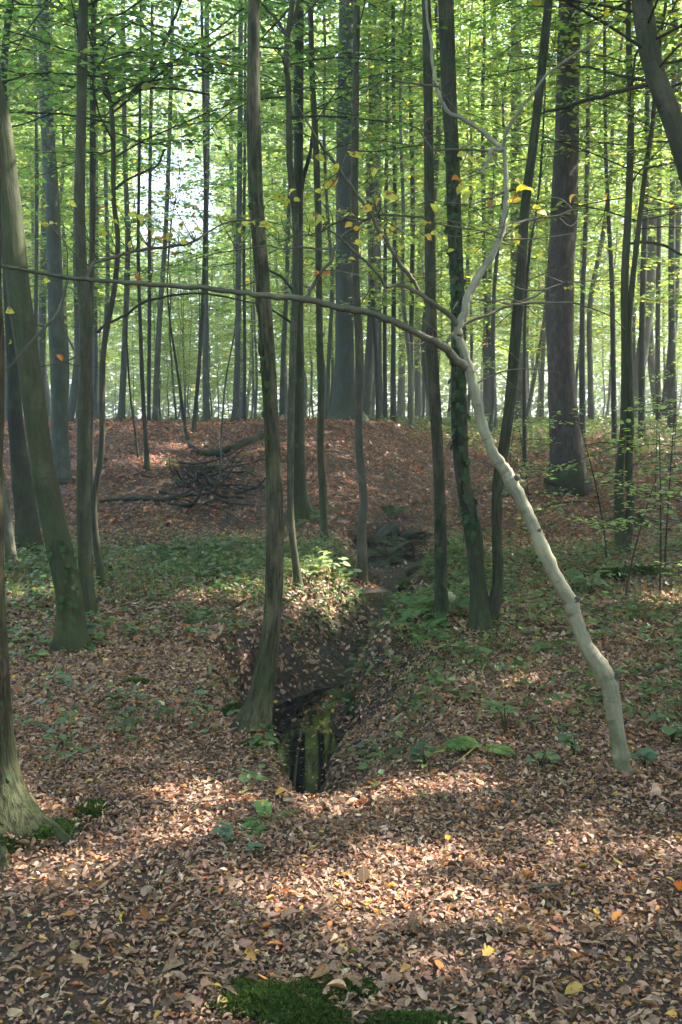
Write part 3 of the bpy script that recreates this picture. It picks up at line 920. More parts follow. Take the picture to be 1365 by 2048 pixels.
traced_tree('thin_centre', 'hornbeam_tree', [(597, 1180, 20), (594, 1140, 16), (586, 1080, 15), (581, 1000, 14), (582, 850, 15), (586, 700, 15), (592, 560, 14), (590, 430, 14), (580, 320, 13), (578, 200, 12), (574, 100, 12), (586, 0, 11)],
            'thin pale trunk rising from the sunlit hump right of the bowed trunk', color=(.20, .17, .12), moss=.35, furrow=.5, height=7.5, sides=12, flare=.4, crown=dict(from_z=3.9, n_limb=24, len0=1.5, len1=.7, twigs=9, filt=True),
            branches=[(.2, (574, 75, 7), (560, 45, 6), (535, 20, 5), (515, -5, 4)), (.3, (578, 65, 7), (590, 30, 6), (600, -10, 5))])
traced_tree('dark_ivy', 'beech_tree', [(601, 1043, 46), (600, 1010, 34), (598, 950, 28), (597, 850, 26), (596, 650, 24), (596, 450, 22), (598, 250, 20), (600, 0, 18)],
            'dark trunk with flared foot behind the thin pale trunk, on the bank', color=B_DARK, moss=.6, furrow=.5, Y=13.6, height=14, sides=14, flare=.9, flare_h=.3, crown=dict(from_z=5.0, **MIDC),
            branches=[(.3, (596, 440, 9), (606, 360, 8), (622, 300, 7), (628, 220, 6)), (-.4, (596, 600, 6), (570, 560, 5), (535, 540, 4)), (-.4, (598, 660, 6), (575, 640, 5), (545, 620, 4))])
traced_tree('slim_mid', 'hornbeam_tree', [(650, 1082, 18), (648, 1040, 15), (646, 980, 17), (641, 900, 15), (643, 800, 15), (640, 700, 15), (638, 550, 14), (636, 400, 14), (630, 250, 13), (624, 130, 12), (622, 0, 11)],
            'slim olive trunk standing in the gully just left of the smooth straight trunk', color=(.14, .125, .085), moss=.5, furrow=.4, Y=12.2, height=11, sides=12, flare=.3, crown=dict(from_z=4.5, **MIDC))
traced_tree('mid_straight', 'hornbeam_tree', [(724, 1168, 25), (725, 1120, 22), (724, 1050, 20), (728, 1000, 18), (719, 900, 17), (718, 800, 17), (719, 700, 18), (712, 560, 16), (710, 400, 16), (712, 200, 15), (714, 0, 14)],
            'smooth brown-grey trunk beside the upper stream, right of the sunlit plants', color=(.20, .165, .125), moss=.2, furrow=.4, height=9, sides=14, flare=.35, crown=dict(from_z=4.5, **NEAR))
traced_tree('big_dark', 'beech_tree', [(695, 838, 62), (692, 800, 46), (690, 700, 40), (690, 500, 39), (692, 250, 37), (696, 0, 34)],
            'massive dark blue-grey beech trunk on the crest at the centre', color=(.105, .108, .105), moss=.5, furrow=.3, Y=22.5, height=23, sides=16, flare=.7, flare_h=.5, crown=dict(from_z=7, n_limb=44, len0=3.8, len1=1.5, twigs=12, twig_len=.9, step=.07, leaf=.1))
traced_tree('right_mid', 'hornbeam_tree', [(882, 1236, 32), (882, 1190, 27), (881, 1100, 26), (880, 1000, 25), (875, 880, 24), (867, 750, 24), (862, 650, 23), (860, 500, 21), (858, 250, 20), (855, 100, 20), (853, 0, 19)],
            'straight ridged olive trunk left of the ivy-clad double trunk', color=(.155, .13, .09), moss=.4, furrow=.7, height=10, sides=20, flare=.35, flute=.08, crown=dict(from_z=5.0, **NEAR))
traced_tree('ivy_double', 'oak_tree', [(966, 1266, 52), (962, 1220, 40), (956, 1160, 34), (948, 1080, 38), (942, 1040, 36), (926, 960, 31), (919, 860, 33), (917, 700, 32), (916, 600, 30), (909, 450, 31), (904, 300, 30), (899, 200, 31), (892, 0, 33), (888, -90, 32)],
            'dark double trunk, ivy climbing its left stem, behind the pale bent tree', color=(.115, .098, .070), moss=.5, furrow=.7, height=12, sides=24, flare=.55, crown=dict(from_z=5.5, **NEAR),
            stems=[[(975, 1250, 36), (990, 1200, 28), (996, 1150, 24), (994, 1060, 22), (996, 970, 24), (1010, 880, 23), (1020, 800, 23), (1030, 690, 23), (1042, 550, 22), (1050, 420, 20), (1068, 280, 19), (1082, 160, 18), (1092, 60, 18), (1100, -30, 17)]])
traced_tree('top_right', 'hornbeam_tree', [(1490, 1290, 62), (1480, 1100, 56), (1470, 850, 52), (1440, 600, 50), (1405, 440, 48), (1372, 320, 46), (1345, 240, 44), (1318, 170, 42), (1300, 110, 42), (1290, 50, 43), (1284, 0, 43), (1280, -90, 40)],
            'thick curved bare trunk sweeping in from the right edge at the top', color=(.155, .13, .095), moss=.4, furrow=.35, Y=6.6, height=10, sides=22, flare=.6, crown=dict(from_z=3.6, n_limb=34, len0=2.1, len1=1.2, twigs=12, step=.055, leaf=.07, pal=YGREEN, palw=YGREEN_W),
            branches=[(.5, (1320, 165, 10), (1280, 172, 9), (1230, 185, 8.5), (1180, 198, 7), (1130, 214, 6), (1085, 226, 4), (1040, 250, 2.5))])
traced_tree('big_beech', 'oak_tree', [(1142, 1012, 100), (1139, 985, 82), (1136, 940, 70), (1132, 880, 64), (1127, 800, 58), (1122, 700, 56), (1121, 600, 58), (1125, 500, 56), (1130, 400, 58), (1132, 300, 50), (1136, 150, 48), (1140, 0, 45)],
            'huge straight purple-brown trunk with swollen base on the right-hand slope', color=(.165, .118, .108), moss=.25, furrow=.8, height=22, Y=17.6, sides=28, flare=.35, flare_h=.5, crown=dict(from_z=5.5, n_limb=52, len0=3.4, len1=1.5, twigs=13, twig_len=.8, step=.06, leaf=.09, pal=YGREEN, palw=YGREEN_W))
traced_tree('twin_right', 'hornbeam_tree', [(1248, 1128, 40), (1244, 1080, 30), (1238, 1010, 20), (1240, 930, 17), (1248, 850, 15), (1250, 700, 15), (1250, 560, 16), (1258, 400, 15), (1262, 250, 14), (1258, 100, 12), (1256, 0, 11)],
            'slim mossy twin stem rising behind the mossy log at right', color=(.13, .115, .08), moss=.8, furrow=.4, Y=11.6, height=9.5, sides=12, flare=.2, crown=dict(from_z=3.6, n_limb=40, len0=2.3, len1=1.0, twigs=12, filt=True, pal=YGREEN, palw=YGREEN_W),
            stems=[[(1254, 1090, 22), (1262, 1010, 18), (1258, 930, 17), (1262, 850, 15), (1258, 700, 13), (1262, 600, 12), (1275, 480, 11), (1290, 350, 10), (1305, 250, 9)]],
            branches=[(.3, (1262, 487, 6), (1290, 484, 5), (1330, 492, 5), (1375, 515, 4))])
traced_tree('left_big_grey', 'beech_tree', [(126, 1012, 46), (124, 950, 36), (119, 800, 33), (112, 600, 33), (105, 400, 29), (98, 300, 28), (92, 180, 27), (88, 60, 25), (86, 0, 24)],
            'big straight grey trunk behind the leaning mossy trunk at left', color=B_GREY, moss=.3, furrow=.3, Y=15.2, height=17, sides=18, flare=.4, flare_h=.4, crown=dict(from_z=5.0, n_limb=44, len0=3.0, len1=1.2, twigs=12, twig_len=.7))
traced_tree('left_dark', 'oak_tree', [(60, 1102, 54), (54, 1040, 48), (44, 950, 42), (33, 850, 32), (26, 720, 24), (16, 560, 20), (10, 350, 18), (6, 200, 16), (14, 60, 14), (24, -20, 12)],
            'dark broad trunk at far left narrowing upward, behind the leaning trunk', color=(.10, .085, .07), moss=.5, furrow=.6, Y=12.0, height=11, sides=18, flare=.25, crown=dict(from_z=4.8, **MIDC))
traced_tree('sunlit_stub', 'hornbeam_tree', [(24, 1156, 28), (22, 1110, 24), (16, 1050, 20), (8, 980, 16), (-10, 880, 15), (-30, 740, 14), (-50, 560, 13)],
            'short pale sunlit trunk at the left edge, curving out of view', color=(.24, .205, .16), moss=.2, furrow=.4, Y=10.3, height=7, sides=12, flare=.3, crown=dict(from_z=5.0, n_limb=10, len0=1.4, len1=.8, filt=True))
traced_tree('sunlit_thin', 'beech_tree', [(196, 1178, 9), (188, 1060, 8), (185, 960, 9), (183, 870, 9), (182, 700, 9), (185, 500, 12), (186, 300, 13), (186, 100, 12), (190, 0, 11)],
            'dark straight trunk right behind the upright grey-green one, sunlit low down', color=(.15, .13, .105), moss=.3, furrow=.3, Y=10.6, height=8.5, sides=10, flare=.3, crown=dict(from_z=4.3, **NEAR))

# thinner trees on the bank and on its crest
def mid(key, name, tr, label, Y, color=B_DARK, h=12, **kw):
    d = dict(moss=.3, furrow=.3, Y=Y, height=h, sides=9, flare=.35, flute=.03, color=color)
    c = dict(from_z=kw.pop('cz', 3.5), n_limb=kw.pop('nl', 46), len0=2.1, len1=.9, twigs=12, leaf=.088, step=.048, tpl=DIAMOND, twig_tubes=False, limb_r=.009, pal=kw.pop('pal', GREEN), palw=GREEN_W)
    d.update(kw)
    traced_tree(key, name, tr, label, crown=c, **d)


mid('m7', 'beech_sapling', [(295, 950, 15), (293, 900, 10), (287, 800, 9), (281, 650, 8), (277, 500, 7), (280, 250, 6), (282, 0, 5)], 'dark sapling in the middle of the left bank, stubby foot', 15.6, h=10, cz=6.5, nl=16)
mid('m7b', 'beech_sapling', [(277, 925, 5), (273, 880, 4.5), (262, 800, 4), (255, 700, 4), (250, 560, 3)], 'very thin curved sapling left of the stubby-footed one on the bank', 16.2, h=5, nl=8, cz=2.5)
mid('m8', 'beech_tree', [(388, 868, 10), (392, 810, 9), (402, 680, 8), (411, 450, 8), (408, 200, 7), (404, 0, 6)], 'slim dark trunk leaning slightly right on the crest of the left bank', 18.6, h=13, cz=8, nl=20)
mid('m9', 'beech_tree', [(414, 846, 17), (412, 780, 14), (411, 650, 13), (412, 450, 12), (415, 250, 11), (414, 0, 10)], 'sturdier grey trunk just behind the right-leaning dark one on the crest', 23, color=B_GREY, h=17, cz=9.5, nl=26)
mid('m4', 'beech_tree', [(242, 848, 17), (246, 780, 14), (251, 650, 12), (256, 500, 11), (250, 300, 10), (246, 0, 9)], 'grey trunk with broad foot on the crest behind the thin curved sapling', 22, color=(.12, .11, .095), h=15, cz=4.5)
mid('m5', 'beech_tree', [(298, 846, 8), (299, 650, 8), (300, 400, 8), (305, 0, 7)], 'thin straight trunk on the crest right behind the stubby-footed sapling', 24, h=14, cz=10, nl=12)
mid('m6', 'beech_tree', [(310, 846, 13), (314, 740, 12), (322, 600, 11), (331, 480, 10), (340, 250, 9), (346, 0, 8)], 'pale slightly leaning trunk on the crest below the bright sky gap', 23.5, color=(.2, .18, .15), h=15, cz=10.5, nl=14)
mid('m10', 'beech_tree', [(471, 848, 18), (474, 760, 13), (477, 600, 12), (479, 400, 12), (481, 200, 11), (482, 0, 10)], 'grey trunk on the crest close left of the bowed trunk', 23, color=(.13, .125, .12), h=16, cz=5)
mid('m10b', 'beech_tree', [(489, 846, 8), (490, 700, 7), (488, 500, 7), (490, 300, 6), (492, 0, 5)], 'thin stem squeezed between the crest trunk and the bowed trunk', 24.5, h=14, cz=5)
mid('c1', 'beech_tree', [(787, 833, 14), (787, 740, 11), (788, 600, 10), (790, 400, 9), (788, 200, 8), (786, 0, 8)], 'dark trunk on the crest midway between big dark trunk and ridged trunk', 25, color=(.06, .06, .058), h=18, cz=6)
mid('c2', 'beech_tree', [(771, 833, 10), (770, 700, 9), (771, 500, 8), (774, 250, 8), (772, 0, 7)], 'dark stem directly left of the dark crest trunk at the centre', 26, color=(.07, .068, .06), h=17, cz=6)
mid('c3', 'beech_tree', [(757, 834, 9), (752, 700, 8), (745, 550, 8), (742, 300, 7), (740, 0, 7)], 'thin tilted stem right of the massive dark beech', 25.5, color=(.085, .08, .07), h=15, cz=5)
mid('c4', 'beech_tree', [(822, 834, 14), (822, 740, 11), (824, 600, 10), (826, 400, 10), (822, 200, 9), (820, 0, 8)], 'grey-brown trunk on the crest left of the ridged olive trunk', 26, color=(.12, .11, .095), h=17, cz=6)
mid('r1', 'beech_tree', [(990, 838, 14), (988, 780, 12), (985, 720, 11), (975, 640, 11), (970, 560, 10), (968, 400, 9), (966, 200, 8)], 'kinked grey trunk on the crest between the pale bent tree and ivy stem', 25, color=(.11, .11, .105), h=15, cz=5)
mid('r2', 'beech_sapling', [(1051, 853, 9), (1049, 740, 7), (1051, 620, 6), (1060, 500, 6), (1072, 430, 5), (1082, 340, 5), (1090, 200, 4)], 'black wavy sapling on the slope left of the huge trunk', 20, color=(.045, .042, .04), h=9, cz=4)
mid('r3', 'beech_tree', [(1167, 842, 16), (1165, 740, 13), (1166, 600, 11), (1172, 450, 10), (1176, 300, 10), (1178, 50, 9)], 'slim dark trunk close behind the right side of the huge trunk', 24, color=(.09, .085, .08), h=14, cz=5, pal=YGREEN)
mid('r4', 'beech_tree', [(1231, 845, 12), (1227, 720, 11), (1224, 560, 10), (1218, 440, 9), (1212, 300, 8), (1210, 50, 7)], 'dark slightly wavy trunk left of the mossy twin stem', 23, color=(.08, .078, .07), h=14, cz=5, pal=YGREEN)
mid('r5', 'beech_tree', [(1286, 840, 17), (1284, 700, 14), (1288, 520, 13), (1295, 300, 12), (1296, 0, 11)], 'speckled grey trunk right of the mossy twin stem', 24, color=(.10, .10, .095), h=17, cz=5, pal=YGREEN)
mid('r6', 'beech_tree', [(1318, 838, 13), (1316, 700, 11), (1318, 500, 10), (1320, 250, 10), (1320, 0, 9)], 'second far trunk from the right edge on the crest', 27, color=(.12, .11, .095), h=17, cz=5, pal=YGREEN)
mid('r7', 'beech_tree', [(1346, 834, 20), (1345, 700, 16), (1344, 500, 14), (1348, 250, 13), (1350, 0, 12)], 'grey trunk on the crest nearest the right edge', 26, color=(.13, .12, .11), h=18, cz=5, pal=YGREEN)
mid('l1', 'beech_tree', [(76, 900, 9), (72, 700, 8), (74, 400, 8), (72, 100, 7)], 'thin stem between the leaning trunk and the big grey trunk at far left', 20, h=13, cz=5)
mid('s1', 'beech_sapling', [(440, 1000, 5), (441, 930, 4.5), (444, 860, 4), (452, 760, 4), (470, 660, 3), (478, 560, 3)], 'thin pale sapling rising out of the brushwood heap', 15.0, color=(.2, .19, .17), h=5, nl=7, cz=2.5)
mid('s2', 'beech_sapling', [(376, 880, 8), (370, 850, 7), (362, 790, 6), (352, 720, 5), (340, 640, 4), (335, 560, 3)], 'curved dark sapling sweeping up from the fallen branch on the bank', 17.6, color=(.05, .045, .042), h=6, nl=8, cz=3)

# ---------------------------------------------------------------- far stand: a few shapes, copied tree by tree
def far_shapes():
    und, tall = [], []
    for k in range(5):
        r = np.random.default_rng(100 + k)
        H = 12.0
        z = np.linspace(-.3, H, 9)
        P = np.stack([np.cumsum(r.normal(0, .10, 9)) * 1.0, np.cumsum(r.normal(0, .10, 9)), z], -1); P[:, :2] -= P[0, :2]
        C = catmull(np.hstack([P, np.linspace(.062, .016, 9)[:, None]]), 3)
        tm = Mesh(); tm.add(*tube(C[:, :3], C[:, 3], 7, .05, .08, -.3, k, .4, 4, flare_h=.3))
        tme = tm.build('young_trunk', M_BARK, 'bark')
        sel = C[C[:, 2] > 2.2][:, :3]
        w, l = grow_crown(200 + k, sel, 62, 2.2, .9, rise=(.0, .6), leaf=.115, step=.055, twigs=11, twig_len=.8, tpl=DIAMOND, pal=YGREEN, palw=YGREEN_W, twig_tubes=False, limb_r=.008)
        cme = l.build('young_crown', M_LEAF, 'col')
        lme = w.build('young_limbs', M_BARK, 'bark')
        und.append((tme, lme, cme))
    for k in range(3):
        r = np.random.default_rng(140 + k)
        H = 24.0
        z = np.linspace(-.3, H, 9)
        P = np.stack([np.cumsum(r.normal(0, .14, 9)), np.cumsum(r.normal(0, .14, 9)), z], -1); P[:, :2] -= P[0, :2]
        C = catmull(np.hstack([P, np.linspace(.13, .025, 9)[:, None]]), 3)
        tm = Mesh(); tm.add(*tube(C[:, :3], C[:, 3], 9, .05, .08, -.3, k, .5, 4, flare_h=.4))
        sel = C[C[:, 2] > 6.0][:, :3]
        w, l = grow_crown(240 + k, sel, 60, 3.8, 1.6, rise=(.1, .9), leaf=.18, step=.085, twigs=16, twig_len=1.2, tpl=DIAMOND, pal=YGREEN, palw=YGREEN_W, twig_tubes=False, limb_r=.02)
        tall.append((tm.build('tall_trunk', M_BARK, 'bark'), w.build('tall_limbs', M_BARK, 'bark'), l.build('tall_crown', M_LEAF, 'col')))
    return und, tall


UND, TALL = far_shapes()
rf = np.random.default_rng(51)
placed = [(c[2][0], c[2][1]) for c in TREES.values()]
FAR_COL = [(.17, .165, .13), (.21, .20, .16), (.14, .14, .12), (.25, .225, .18), (.18, .18, .165)]
SKY_GAP = [(355, 425, 95), (925, 120, 45), (1310, 690, 38)]
n_far = 0; tries = 0; FARS = []
bands = [(22, 34, 42), (34, 50, 66), (50, 72, 72)]
for y0, y1, cnt in bands:
    c = 0; tries = 0
    while c < cnt and tries < 4000:
        tries += 1
        y = rf.uniform(y0, y1); x = rf.uniform(-1, 1) * (.355 * y + 1.5)
        if min((x - a) ** 2 + (y - b) ** 2 for a, b in placed) < 1.25 ** 2: continue
        u = W0 / 2 + x / y * F
        gap = abs(u - 355) < 115 * (1 + 6 / y)
        placed.append((x, y)); c += 1
        tall = rf.uniform() < (.22 if y < 34 else .30) and not gap
        tme, lme, cme = (TALL[rf.integers(3)] if tall else UND[rf.integers(5)])
        FARS.append([u, y, tall, None])
        lab = ('tall grey trunk with high crown in the far stand beyond the bank' if tall else 'slim young trunk among many in the far stand beyond the bank')
        root = empty('beech_tree', (x, y, terr1(x, y)), lab, 'tree', 'tall trees of the far stand' if tall else 'slim young trees of the far stand')
        root.rotation_euler = (rf.normal() * .02, rf.normal() * .03, rf.uniform(0, 6.28))
        s = rf.uniform(.8, 1.35) if not gap else rf.uniform(.40, .62)
        root.scale = (s, s, s)
        t = link('trunk', tme, root); k = rf.uniform(.7, 1.25); t.scale = (k, k, 1)
        fc = np.array(FAR_COL[rf.integers(5)]) * rf.uniform(.7, 1.2)
        set_bark(t, tuple(fc), rf.uniform(.1, .5), .25)
        lm = link('limbs', lme, root, kind='stuff'); set_bark(lm, tuple(fc * .8), .1, .2)
        link('crown', cme, root, kind='stuff')
        FARS[-1][3] = root
        n_far += 1
MARKS = [(-400, 'left edge'), (62, 'leaning mossy trunk'), (168, 'upright grey-green trunk'), (288, 'stubby-footed bank sapling'), (412, 'sturdier crest trunk'), (541, 'bowed trunk'), (642, 'slim olive trunk'),
         (718, 'smooth brown-grey trunk'), (788, 'dark centre crest trunk'), (870, 'ridged olive trunk'), (1018, 'double trunk'), (1127, 'huge trunk'), (1254, 'mossy twin stem'), (1346, 'grey right-edge crest trunk')]
ORD = 'first second third fourth fifth sixth seventh eighth ninth tenth eleventh twelfth thirteenth fourteenth fifteenth'.split()
cnt_ = {}
for u, y, tall, root in sorted(FARS, key=lambda f: f[0]):
    mk = [m for m in MARKS if m[0] <= u][-1][1]
    rank = 'front' if y < 34 else 'middle' if y < 50 else 'rear'
    kd = 'tall grey' if tall else 'slim young'
    i = cnt_.get((mk, rank, kd), 0); cnt_[(mk, rank, kd)] = i + 1
    root['label'] = '%s %s tree right of the %s, %s far rank' % (ORD[min(i, 14)], kd, mk, rank)

# far wood: one mass of leaf clumps closing the view
def far_wood():
    r = np.random.default_rng(88)
    n = 220000
    y = r.uniform(74, 130, n); x = r.uniform(-1, 1, n) * (.42 * y + 12)
    z = 1.0 + r.beta(1.15, 1.0, n) * 34
    dens = fbm(x * .16 + 40, z * .2 + y * .06, 61) * .75 + fbm(x * .6, z * .6 + y * .1, 62) * .25
    u = W0 / 2 + x / y * F; v = 848 - (z - 1.55) / y * F
    keep = dens > .36 + .08 * np.clip((z - 12) / 20, 0, 1)
    for gu, gv, gr in SKY_GAP:
        keep &= ((u - gu) / gr) ** 2 + ((v - gv) / (gr * 1.15)) ** 2 > (.6 + .8 * r.uniform(size=n))
    P = np.stack([x, y, z], -1)[keep]; m = len(P)
    D = r.normal(size=(m, 3)) * [1, 1, .35]; N = np.array([0, 0, 1.0]) + r.normal(size=(m, 3)) * .55
    me = Mesh()
    scatter(DIAMOND, P, frames(D, N), r.uniform(.34, .84, m), cols(m, YGREEN, YGREEN_W, .25, r), me)
    o = link('far_wood', me.build('far_wood', M_LEAF, 'col'), kind='stuff', label='sunlit yellow-green foliage of the far wood closing the view', category='wood')


far_wood()

# unseen leaf canopy, also beside and behind the camera, added to shade the scene
def shade_leaves():
    r = np.random.default_rng(91)
    P = []; K = []
    def fill(n, x0, x1, y0, y1, z0, z1, thr, ks=1.12):
        x = r.uniform(x0, x1, n); y = r.uniform(y0, y1, n); z = r.uniform(z0, z1, n)
        d = fbm(x * .55, y * .55 + z * .3, 71) * .6 + fbm(x * 1.9, y * 1.9 - z, 72) * .4
        k = d > thr
        P.append(np.stack([x, y, z], -1)[k]); K.append(np.full(k.sum(), ks))
    fill(152000, 0, 26, -2, 18, 7.5, 14.0, .34)
    fill(40000, 0, 26, 18, 24, 7.5, 14.0, .42)
    fill(30000, -14, 0, -8, 20, 7.5, 14.0, .56, 1.4)
    fill(27000, -18, -7, -9, 13, .5, 8, .40, 1.5)
    fill(18000, 7.5, 20, -9, 13, .5, 7.5, .46, 1.5)
    fill(26000, -12, 12, -14, -5, .3, 6.5, .36, 1.5)
    fill(30000, 9, 42, 20, 58, 4, 19, .46, 1.5)
    P = np.vstack(P); K = np.concatenate(K)
    # keep it out of the camera's view up to the crest trees: it stays outside the frame
    k_ = ((P[:, 2] > CAM_H + P[:, 1] * .43 + .3) | (np.abs(P[:, 0]) > .36 * P[:, 1] + 2.2)) & ~in_fleck(P)
    P, K = P[k_], K[k_]
    m = len(P)
    D = r.normal(size=(m, 3)) * [1, 1, .3]; N = np.array([0, 0, 1.0]) + r.normal(size=(m, 3)) * .45
    me = Mesh()
    scatter(DIAMOND, P, frames(D, N), r.uniform(.13, .30, m) * K, cols(m, GREEN, GREEN_W, .2, r), me)
    link('shade_canopy', me.build('shade_canopy', M_LEAF, 'col'), kind='stuff', label='closed green leaf canopy of the wood overhead', category='canopy')
    print('canopy leaves', m)


shade_leaves()

# ---------------------------------------------------------------- fallen leaves
LT = []
rl = np.random.default_rng(23)
for k in range(12):
    lob = k >= 9
    LT.append(leaf_template(rl.uniform(.36, .58) if not lob else .60, rl.uniform(-.12, .28), rl.uniform(-.08, .14), rl.uniform(-.8, .8), 5 if lob else 3, lob, rl.uniform(-.25, .35)))


for k, (w_, f_, c_, t_, r_) in enumerate([(.26, .75, .16, .6, .0), (.30, -.5, -.10, -.9, .8), (.22, .6, .22, 1.2, .5), (.34, .9, .05, -.5, .0)]):
    LT[k * 2] = leaf_template(w_, f_, c_, t_, 3, False, r_)


def litter_points(n, y0, y1, margin, r):
    y = np.sqrt(r.uniform(y0 * y0, y1 * y1, n)); x = r.uniform(-1, 1, n) * (.355 * y + margin)
    return x, y


def lay(x, y, r, lift=.012, tilt=.33):
    n = len(x)
    nr = normals(x, y)
    nr = nr + r.normal(size=(n, 3)) * tilt * np.where(r.uniform(size=(n, 1)) < .18, 2.4, 1)
    nr[:, 2] = np.abs(nr[:, 2]) + .15
    a = r.uniform(0, 2 * math.pi, n)
    D = np.stack([np.cos(a), np.sin(a), np.zeros(n)], -1)
    D = D - nr * (D * nr).sum(1)[:, None] / (nr * nr).sum(1)[:, None]
    z = terrain(x, y) + r.uniform(.002, lift, n)
    return np.stack([x, y, z], -1), frames(D, nr)


def litter_keep(x, y, r):
    k, zb, far = stream_field(x, y)
    keep = np.ones(len(x), bool)
    bed = np.clip(1 - k, 0, 1)
    keep &= r.uniform(size=len(x)) > np.clip(bed - .45, 0, 1) * np.where(y < 7.3, 1.0, 1.6)
    z = terrain(x, y)
    keep &= ~((z < WATER_Z + .02) & (r.uniform(size=len(x)) < .93))
    bare = fbm(x * .9 + 3, y * .9, 45) - .26 * np.exp(-(((x + .55) / .45) ** 2 + ((y - 4.3) / .5) ** 2)) - .12 * np.exp(-(((x - .5) / .5) ** 2 + ((y - 2.9) / .25) ** 2))
    keep &= r.uniform(size=len(x)) < .38 + 1.6 * np.clip(bare - .18, 0, 1)
    g = green_field(x, y)
    keep &= r.uniform(size=len(x)) > g * .55
    return keep


lit = Mesh()
pieces = []
for (n, y0, y1, mg, szlo, szhi, kind) in [(50000, 2.1, 5.3, .7, .014, .034, 'near'), (22000, 5.3, 6.6, .6, .016, .036, 'mid'), (110000, 2.1, 6.6, .7, .007, .022, 'bits'), (90000, 6.6, 13.0, .6, .022, .052, 'mid'), (80000, 13.0, 24.0, 1.5, .04, .08, 'far'), (60000, 24.0, 42.0, 2.0, .06, .12, 'far')]:
    x, y = litter_points(n, y0, y1, mg, rl)
    k = litter_keep(x, y, rl); x, y = x[k], y[k]
    pos, R = lay(x, y, rl, .014 if kind in ('near', 'bits') else .018, .34)
    wz = pos[:, 2] < WATER_Z + .03
    pos[wz, 2] = WATER_Z + .004
    sc = rl.uniform(szlo, szhi, len(x)) * np.where(rl.uniform(size=len(x)) < .07, 1.9, 1)
    c = cols(len(x), LITTER_PAL, LITTER_W, .2, rl)
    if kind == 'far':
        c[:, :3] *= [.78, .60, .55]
    ti = rl.integers(0, 12, len(x))
    ti = np.where((ti >= 9) & (rl.uniform(size=len(x)) < .5), rl.integers(0, 9, len(x)), ti)
    if kind == 'near':
        vis = (np.abs(x) < .34 * y) & (y > 2.6)
        order = np.argsort(np.where(vis, y - sc * 18, 99))[:284]
        single = np.zeros(len(x), bool); single[order] = True
        pieces = [(pos[i], R[i], sc[i] * 1.1, c[i], ti[i]) for i in order]
    else:
        single = np.zeros(len(x), bool)
    for q in range(12):
        s = (ti == q) & ~single
        tpl = LT[q] if kind == 'near' else HEXLEAF if kind == 'mid' else DIAMOND
        if kind != 'near':
            V_ = tpl[0].copy(); V_[:, 2] *= (q - 5) * .7; tpl = (V_, tpl[1])
        scatter(tpl, pos[s], R[s], sc[s], c[s], lit)
for key in ('hero', 'centre', 'lean_left', 'near_left', 'ivy_double', 'right_mid', 'left_upright', 'thin_centre', 'mid_straight'):
    C_, g_ = TREES[key][1], TREES[key][2]; r0 = C_[4, 3]; n_ = 150       # leaves banked against the feet
    a_ = rl.uniform(0, 6.283, n_); q_ = r0 * 1.05 + np.abs(rl.normal(size=n_)) * (r0 * .5 + .03)
    x_ = g_[0] + np.cos(a_) * q_; y_ = g_[1] + np.sin(a_) * q_
    pos, R = lay(x_, y_, rl, .03, .5)
    pos[:, 2] += .02 * np.exp(-(q_ - r0) / .04)
    c_ = cols(n_, LITTER_PAL, LITTER_W, .2, rl); t_ = rl.integers(0, 12, n_)
    for q in range(12):
        s_ = t_ == q
        scatter(LT[q], pos[s_], R[s_], rl.uniform(.02, .05, s_.sum()), c_[s_], lit)
link('leaf_litter', lit.build('leaf_litter', M_LITTER, 'col'), floor, kind='stuff')
LEAF_ME = [mesh_from('fallen_leaf_shape', t[0], [t[1]], None, [M_LITTER_ONE]) for t in LT]


def leaf_obj(name, me, p, R, s, c, parent=None):
    o = link(name, me, parent)
    o.matrix_local = Matrix.Translation([float(a) for a in p]) @ Matrix(R.tolist()).to_4x4() @ Matrix.Scale(float(s), 4)
    o.color = tuple(float(a) for a in c)
    return o


for p, R, s, c, t in pieces:
    leaf_obj('leaf', LEAF_ME[t], p + [0, 0, .004], R, s, c, floor)


# notable fallen leaves, each a thing
BIG = [(985, 1912, .085, (.58, .38, .07), 10, 'yellow lobed oak leaf lying on the path front right'),
       (1345, 1790, .11, (.55, .15, .03), 9, 'vivid orange-red leaf at the right edge of the path'),
       (742, 1812, .075, (.62, .42, .05), 2, 'bright yellow leaf in the sun fleck on the path'),
       (245, 1868, .065, (.60, .44, .05), 4, 'yellow leaf front left beside an upright rust-brown leaf'),
       (296, 1866, .075, (.24, .09, .04), 1, 'rust-brown leaf standing on edge front left'),
       (832, 1600, .085, (.12, .20, .05), 0, 'large fresh green leaf on the litter below the pool'),
       (1165, 1985, .11, (.33, .23, .05), 5, 'olive curled leaf at the front right corner'),
       (1190, 1830, .06, (.60, .34, .03), 7, 'golden leaf in the small sun fleck at right'),
       (895, 1700, .06, (.62, .38, .04), 3, 'golden leaf at the back of the big sun fleck'),
       (660, 1962, .10, (.25, .15, .08), 6, 'brown curled leaf lying on the big moss cushion'),
       (175, 1955, .10, (.34, .20, .12), 9, 'broad pinkish-brown leaf in the front left corner'),
       (1225, 1858, .07, (.50, .20, .04), 11, 'orange oak leaf just below the golden leaf at right'),
       (515, 1955, .08, (.50, .25, .07), 10, 'orange-brown oak leaf at the upper edge of the moss cushion')]
for u, v, s, c, t, lab in BIG:
    g = ground_hit(u, v)
    a = rl.uniform(0, 6.28)
    nn = np.array([rl.normal() * .25, -.45 + rl.normal() * .2, 1.0])
    if 'edge' in lab: nn = np.array([.1, -1.0, .15])
    D = np.array([math.cos(a), math.sin(a), .1])
    R = frames(D[None], nn[None])[0]
    o = leaf_obj('fallen_leaf', LEAF_ME[t], g + [0, 0, .022 if 'edge' not in lab else .04], R, s * .82, (*c, 1))
    o['label'] = lab; o['category'] = 'leaf'; o['group'] = 'notable fallen leaves on the path'

